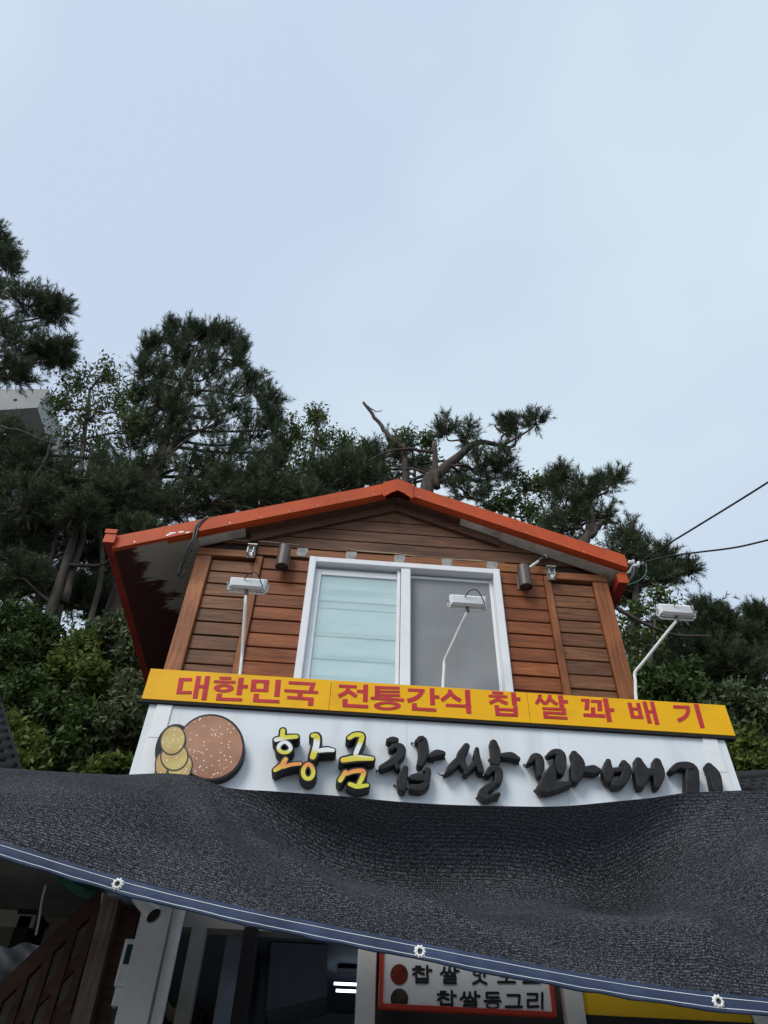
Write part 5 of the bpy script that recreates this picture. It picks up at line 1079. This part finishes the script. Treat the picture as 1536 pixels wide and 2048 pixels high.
# right pine
pine('pine_tree', 'spreading pine with a cut fork above the right roof slope', [(1150, 1200, 6), (1165, 1110, 6), (1185, 1050, 6), (1180, 1000, 6)], .16, .04,
  [(1110, 975, 6, 14, 30), (1125, 955, 6, 10, 14), (1155, 990, 6, 28, 26), (1225, 962, 6, 20, 18), (1195, 985, 6, 26, 20), (1130, 1015, 6, 34, 24), (1180, 1015, 6.1, 34, 22), (1115, 1050, 6.1, 34, 20), (1210, 1038, 6, 22, 10), (1150, 1050, 6.2, 36, 22), (1140, 1080, 6.2, 36, 18)], 22, leaders=[(1104, 985, 6, 40), (1116, 965, 6, 30), (1128, 950, 6, 16), (1150, 975, 6, 20), (1160, 975, 6, 22), (1212, 965, 6, 22), (1226, 960, 6, 22), (1235, 965, 6, 18), (1196, 975, 6, 20)], per=12, shoots=5, dens=.85,
  extra=[([(1180, 1075, 6), (1195, 1055, 5.95), (1207, 1043, 5.95)], .075, .055, True), ([(1175, 1060, 6), (1172, 1035, 6), (1176, 1015, 6)], .05, .02, False)])
pine('pine_tree', 'dark pine behind the wire clamps at the right eave', [(1260, 1420, 6), (1268, 1300, 6), (1272, 1190, 6), (1265, 1090, 6)], .13, .04,
  [(1262, 1070, 6, 24, 22), (1245, 1100, 6, 34, 26), (1295, 1105, 6, 28, 20), (1275, 1135, 6, 44, 26), (1325, 1120, 6, 22, 16), (1345, 1148, 6, 32, 12), (1375, 1146, 6, 18, 9), (1310, 1165, 6, 42, 24), (1262, 1170, 6, 36, 28), (1240, 1200, 6.2, 26, 24)], 23, per=12, shoots=6, dens=.95)
broad('broadleaf_tree', 'thin airy tree with a bare drooping limb right of the hut', [(1290, 1460, 5.5), (1300, 1330, 5.5), (1310, 1240, 5.5)], .06,
  [(1320, 1195, 5.6, 36, 24), (1270, 1225, 5.6, 34, 30), (1335, 1235, 5.6, 30, 24), (1250, 1280, 5.6, 30, 34), (1300, 1285, 5.6, 40, 30), (1270, 1330, 5.6, 40, 26)], 24, per=16, leaves=20, size=.055)
t_ = [o for o in bpy.data.objects if o.get('label') == 'thin airy tree with a bare drooping limb right of the hut'][0]
mbl = MB(); limb(mbl, [U(1222, 1208, 5.2), U(1260, 1232, 5.2), U(1300, 1252, 5.2), U(1350, 1270, 5.2), U(1420, 1272, 5.2)], .045, .015); obj('limb', mbl, M['bark'], t_, smooth=True)
# conifers on the right slope
RC = [('upright conifer top seen right behind the right floodlight', [(1405, 1232, 8, 8, 22), (1340, 1260, 8, 26, 14), (1400, 1270, 8, 26, 22), (1390, 1310, 8, 40, 26), (1380, 1350, 8, 50, 26)], (1400, 1460)),
      ('second upright conifer top right of the right floodlight', [(1460, 1380, 8, 60, 30), (1434, 1238, 8.3, 8, 20), (1462, 1256, 8.4, 8, 16), (1438, 1275, 8.3, 26, 22), (1440, 1315, 8.3, 40, 28), (1440, 1360, 8.2, 50, 28)], (1440, 1460)),
      ('bushy conifer at the right edge under the wires', [(1515, 1245, 8, 14, 22), (1520, 1360, 7.8, 50, 30), (1545, 1262, 8, 20, 26), (1495, 1290, 8, 36, 28), (1530, 1310, 8, 40, 36), (1490, 1345, 7.8, 50, 28), (1560, 1280, 8, 40, 40)], (1520, 1460)),
      ('low wide conifer on the slope between the floodlight and the right edge', [(1330, 1290, 7.5, 40, 24), (1350, 1330, 7.3, 46, 26), (1310, 1350, 7, 44, 26), (1460, 1265, 8.6, 22, 18), (1470, 1330, 7.6, 44, 24)], (1350, 1460))]
for i, (lb, bl, (bx0, by0)) in enumerate(RC):
    pine('pine_tree', lb, [(bx0, by0, 8), (bx0, by0-60, 8), (bl[0][0], bl[0][1]+25, bl[0][2])], .12, .03, bl, 30+i, per=16, shoots=6, m='needle2', group='conifers on the right slope', leaders=[(b_[0]+dx_, b_[1]-b_[4]*.5, b_[2], b_[4]*.9) for b_ in bl for dx_ in (-.4*b_[3], .3*b_[3])])
BT = [('shaded background pine far behind the leaning trunks', [(40, 960, 10, 60, 50), (120, 990, 10, 60, 50), (60, 1060, 10, 70, 50), (150, 1080, 10, 60, 45), (0, 1120, 10, 60, 45), (100, 1140, 10, 60, 40), (10, 1190, 9.5, 50, 30), (75, 1195, 9.5, 50, 26), (140, 1185, 9.5, 40, 30)], (90, 1230)),
      ('shaded background pine behind the slender pine and gutter', [(240, 960, 10, 60, 50), (300, 980, 10, 60, 50), (220, 1060, 10, 60, 45), (290, 1060, 10, 60, 45), (200, 1140, 10, 50, 36), (260, 1140, 10, 50, 40), (210, 1195, 9.5, 50, 26), (265, 1200, 9.5, 40, 30), (170, 1210, 8.5, 50, 26), (215, 1225, 8, 40, 20)], (250, 1230)),
      ('background pine filling the gap behind the low bushy pine', [(420, 950, 10, 60, 38), (530, 960, 10, 50, 34), (640, 990, 10, 60, 26), (480, 990, 10, 60, 40)], (560, 1150))]
for i, (lb, bl, (bx0, by0)) in enumerate(BT):
    pine('pine_tree', lb, [(bx0, by0, 10), (bx0, by0-80, 10), (bl[0][0], bl[0][1]+20, bl[0][2])], .14, .05, bl, 60+i, per=16, shoots=7, nsz=1.3, group='background pines')
# shrubs
SH = [('yellowish green leafy shrub mid-height on the left bank', 'shrubyel', [(165, 1300, 4.6, 45, 30), (130, 1340, 4.5, 40, 28), (185, 1345, 4.4, 36, 26)], 41),
      ('pale feathery shrub touching the left side of the eave', 'shrubpale', [(255, 1380, 3.9, 34, 40), (235, 1440, 3.8, 40, 36), (270, 1430, 3.8, 26, 36)], 42),
      ('pale shrub high on the bank under the gutter', 'shrubpale', [(235, 1255, 4.9, 36, 24), (200, 1270, 4.9, 40, 24), (265, 1290, 4.7, 24, 26)], 43),
      ('yellow-green shrub at the lower left above the net', 'shrubyel', [(45, 1500, 3.6, 36, 36), (20, 1460, 3.7, 30, 30), (65, 1535, 3.5, 30, 22)], 44),
      ('yellow-green shrub beside the lower left end of the white sign', 'shrubyel', [(225, 1535, 3.5, 34, 20), (195, 1550, 3.4, 30, 18)], 45),
      ('dense dark shrub filling the middle of the left bank', 'shrub', [(110, 1420, 4.1, 60, 40), (165, 1450, 4.0, 55, 40), (60, 1380, 4.3, 50, 36), (140, 1510, 3.8, 60, 36)], 46),
      ('dark shrub on the top of the bank at the left edge', 'shrub', [(30, 1240, 5.2, 50, 34), (85, 1255, 5.1, 50, 30), (20, 1310, 4.8, 50, 34)], 47),
      ('large olive bush at the right edge below the conifers', 'shrubpale', [(1465, 1400, 4.6, 50, 30), (1510, 1420, 4.5, 46, 36), (1425, 1430, 4.5, 36, 30)], 48),
      ('light green feathery bush right beside the white sign end', 'shrubyel', [(1500, 1490, 4.0, 40, 30), (1525, 1530, 3.9, 40, 26), (1480, 1530, 3.9, 30, 24)], 49),
      ('dark bush behind the right end of the yellow sign', 'shrub', [(1330, 1375, 4.8, 44, 26), (1390, 1385, 4.7, 44, 26), (1300, 1360, 5.0, 34, 24), (1370, 1350, 5.1, 46, 24)], 50)]
for lb, m_, bl, sd in SH:
    bx0, by0, Yb = bl[0][0], bl[0][1], bl[0][2]
    broad('shrub', lb, [(bx0, by0+25, Yb), (bx0, by0+12, Yb), (bx0, by0, Yb)], .035, bl, sd, per=30, leaves=48, size=.05, m=m_, group='shrubs on the bank', cat='shrub', spread=.13)
# undergrowth covering the bank
rng = np.random.default_rng(77)
def under(n, x0, x1, y0, y1, k, size):
    cx = rng.uniform(x0, x1, n); cy = rng.uniform(y0, y1, n); cz = H(cx, cy)+rng.uniform(.0, .75, n)**1.5
    c = np.stack([cx, cy, cz], 1); rr = rng.uniform(.12, .34, (n, 1, 1)); d = unit(rng.normal(size=(n, k, 3)))
    P = (c[:, None]+d*rr*np.cbrt(rng.random((n, k, 1)))*np.array([1.2, 1, .8])).reshape(-1, 3)
    ti = np.clip(np.repeat(rng.normal(.4, .22, n), k)+rng.normal(0, .14, n*k), 0, 1)
    return make_leaves(rng, P, size, .7), ti
va, ta = under(1800, -11, -1.2, 3.15, 7.0, 40, .05); vb, tb_ = under(1200, 1.6, 10.5, 3.15, 7.5, 40, .05)
vc, tc2 = under(700, -22, 20, 7.0, 16.0, 34, .11)
ug = npmesh('undergrowth', np.concatenate([va, vb, vc]), 4, M['shrub'], None, np.concatenate([ta, tb_, tc2]))
tag(ug, 'tangled green undergrowth covering the steep bank behind the hut', 'undergrowth', kind='stuff')
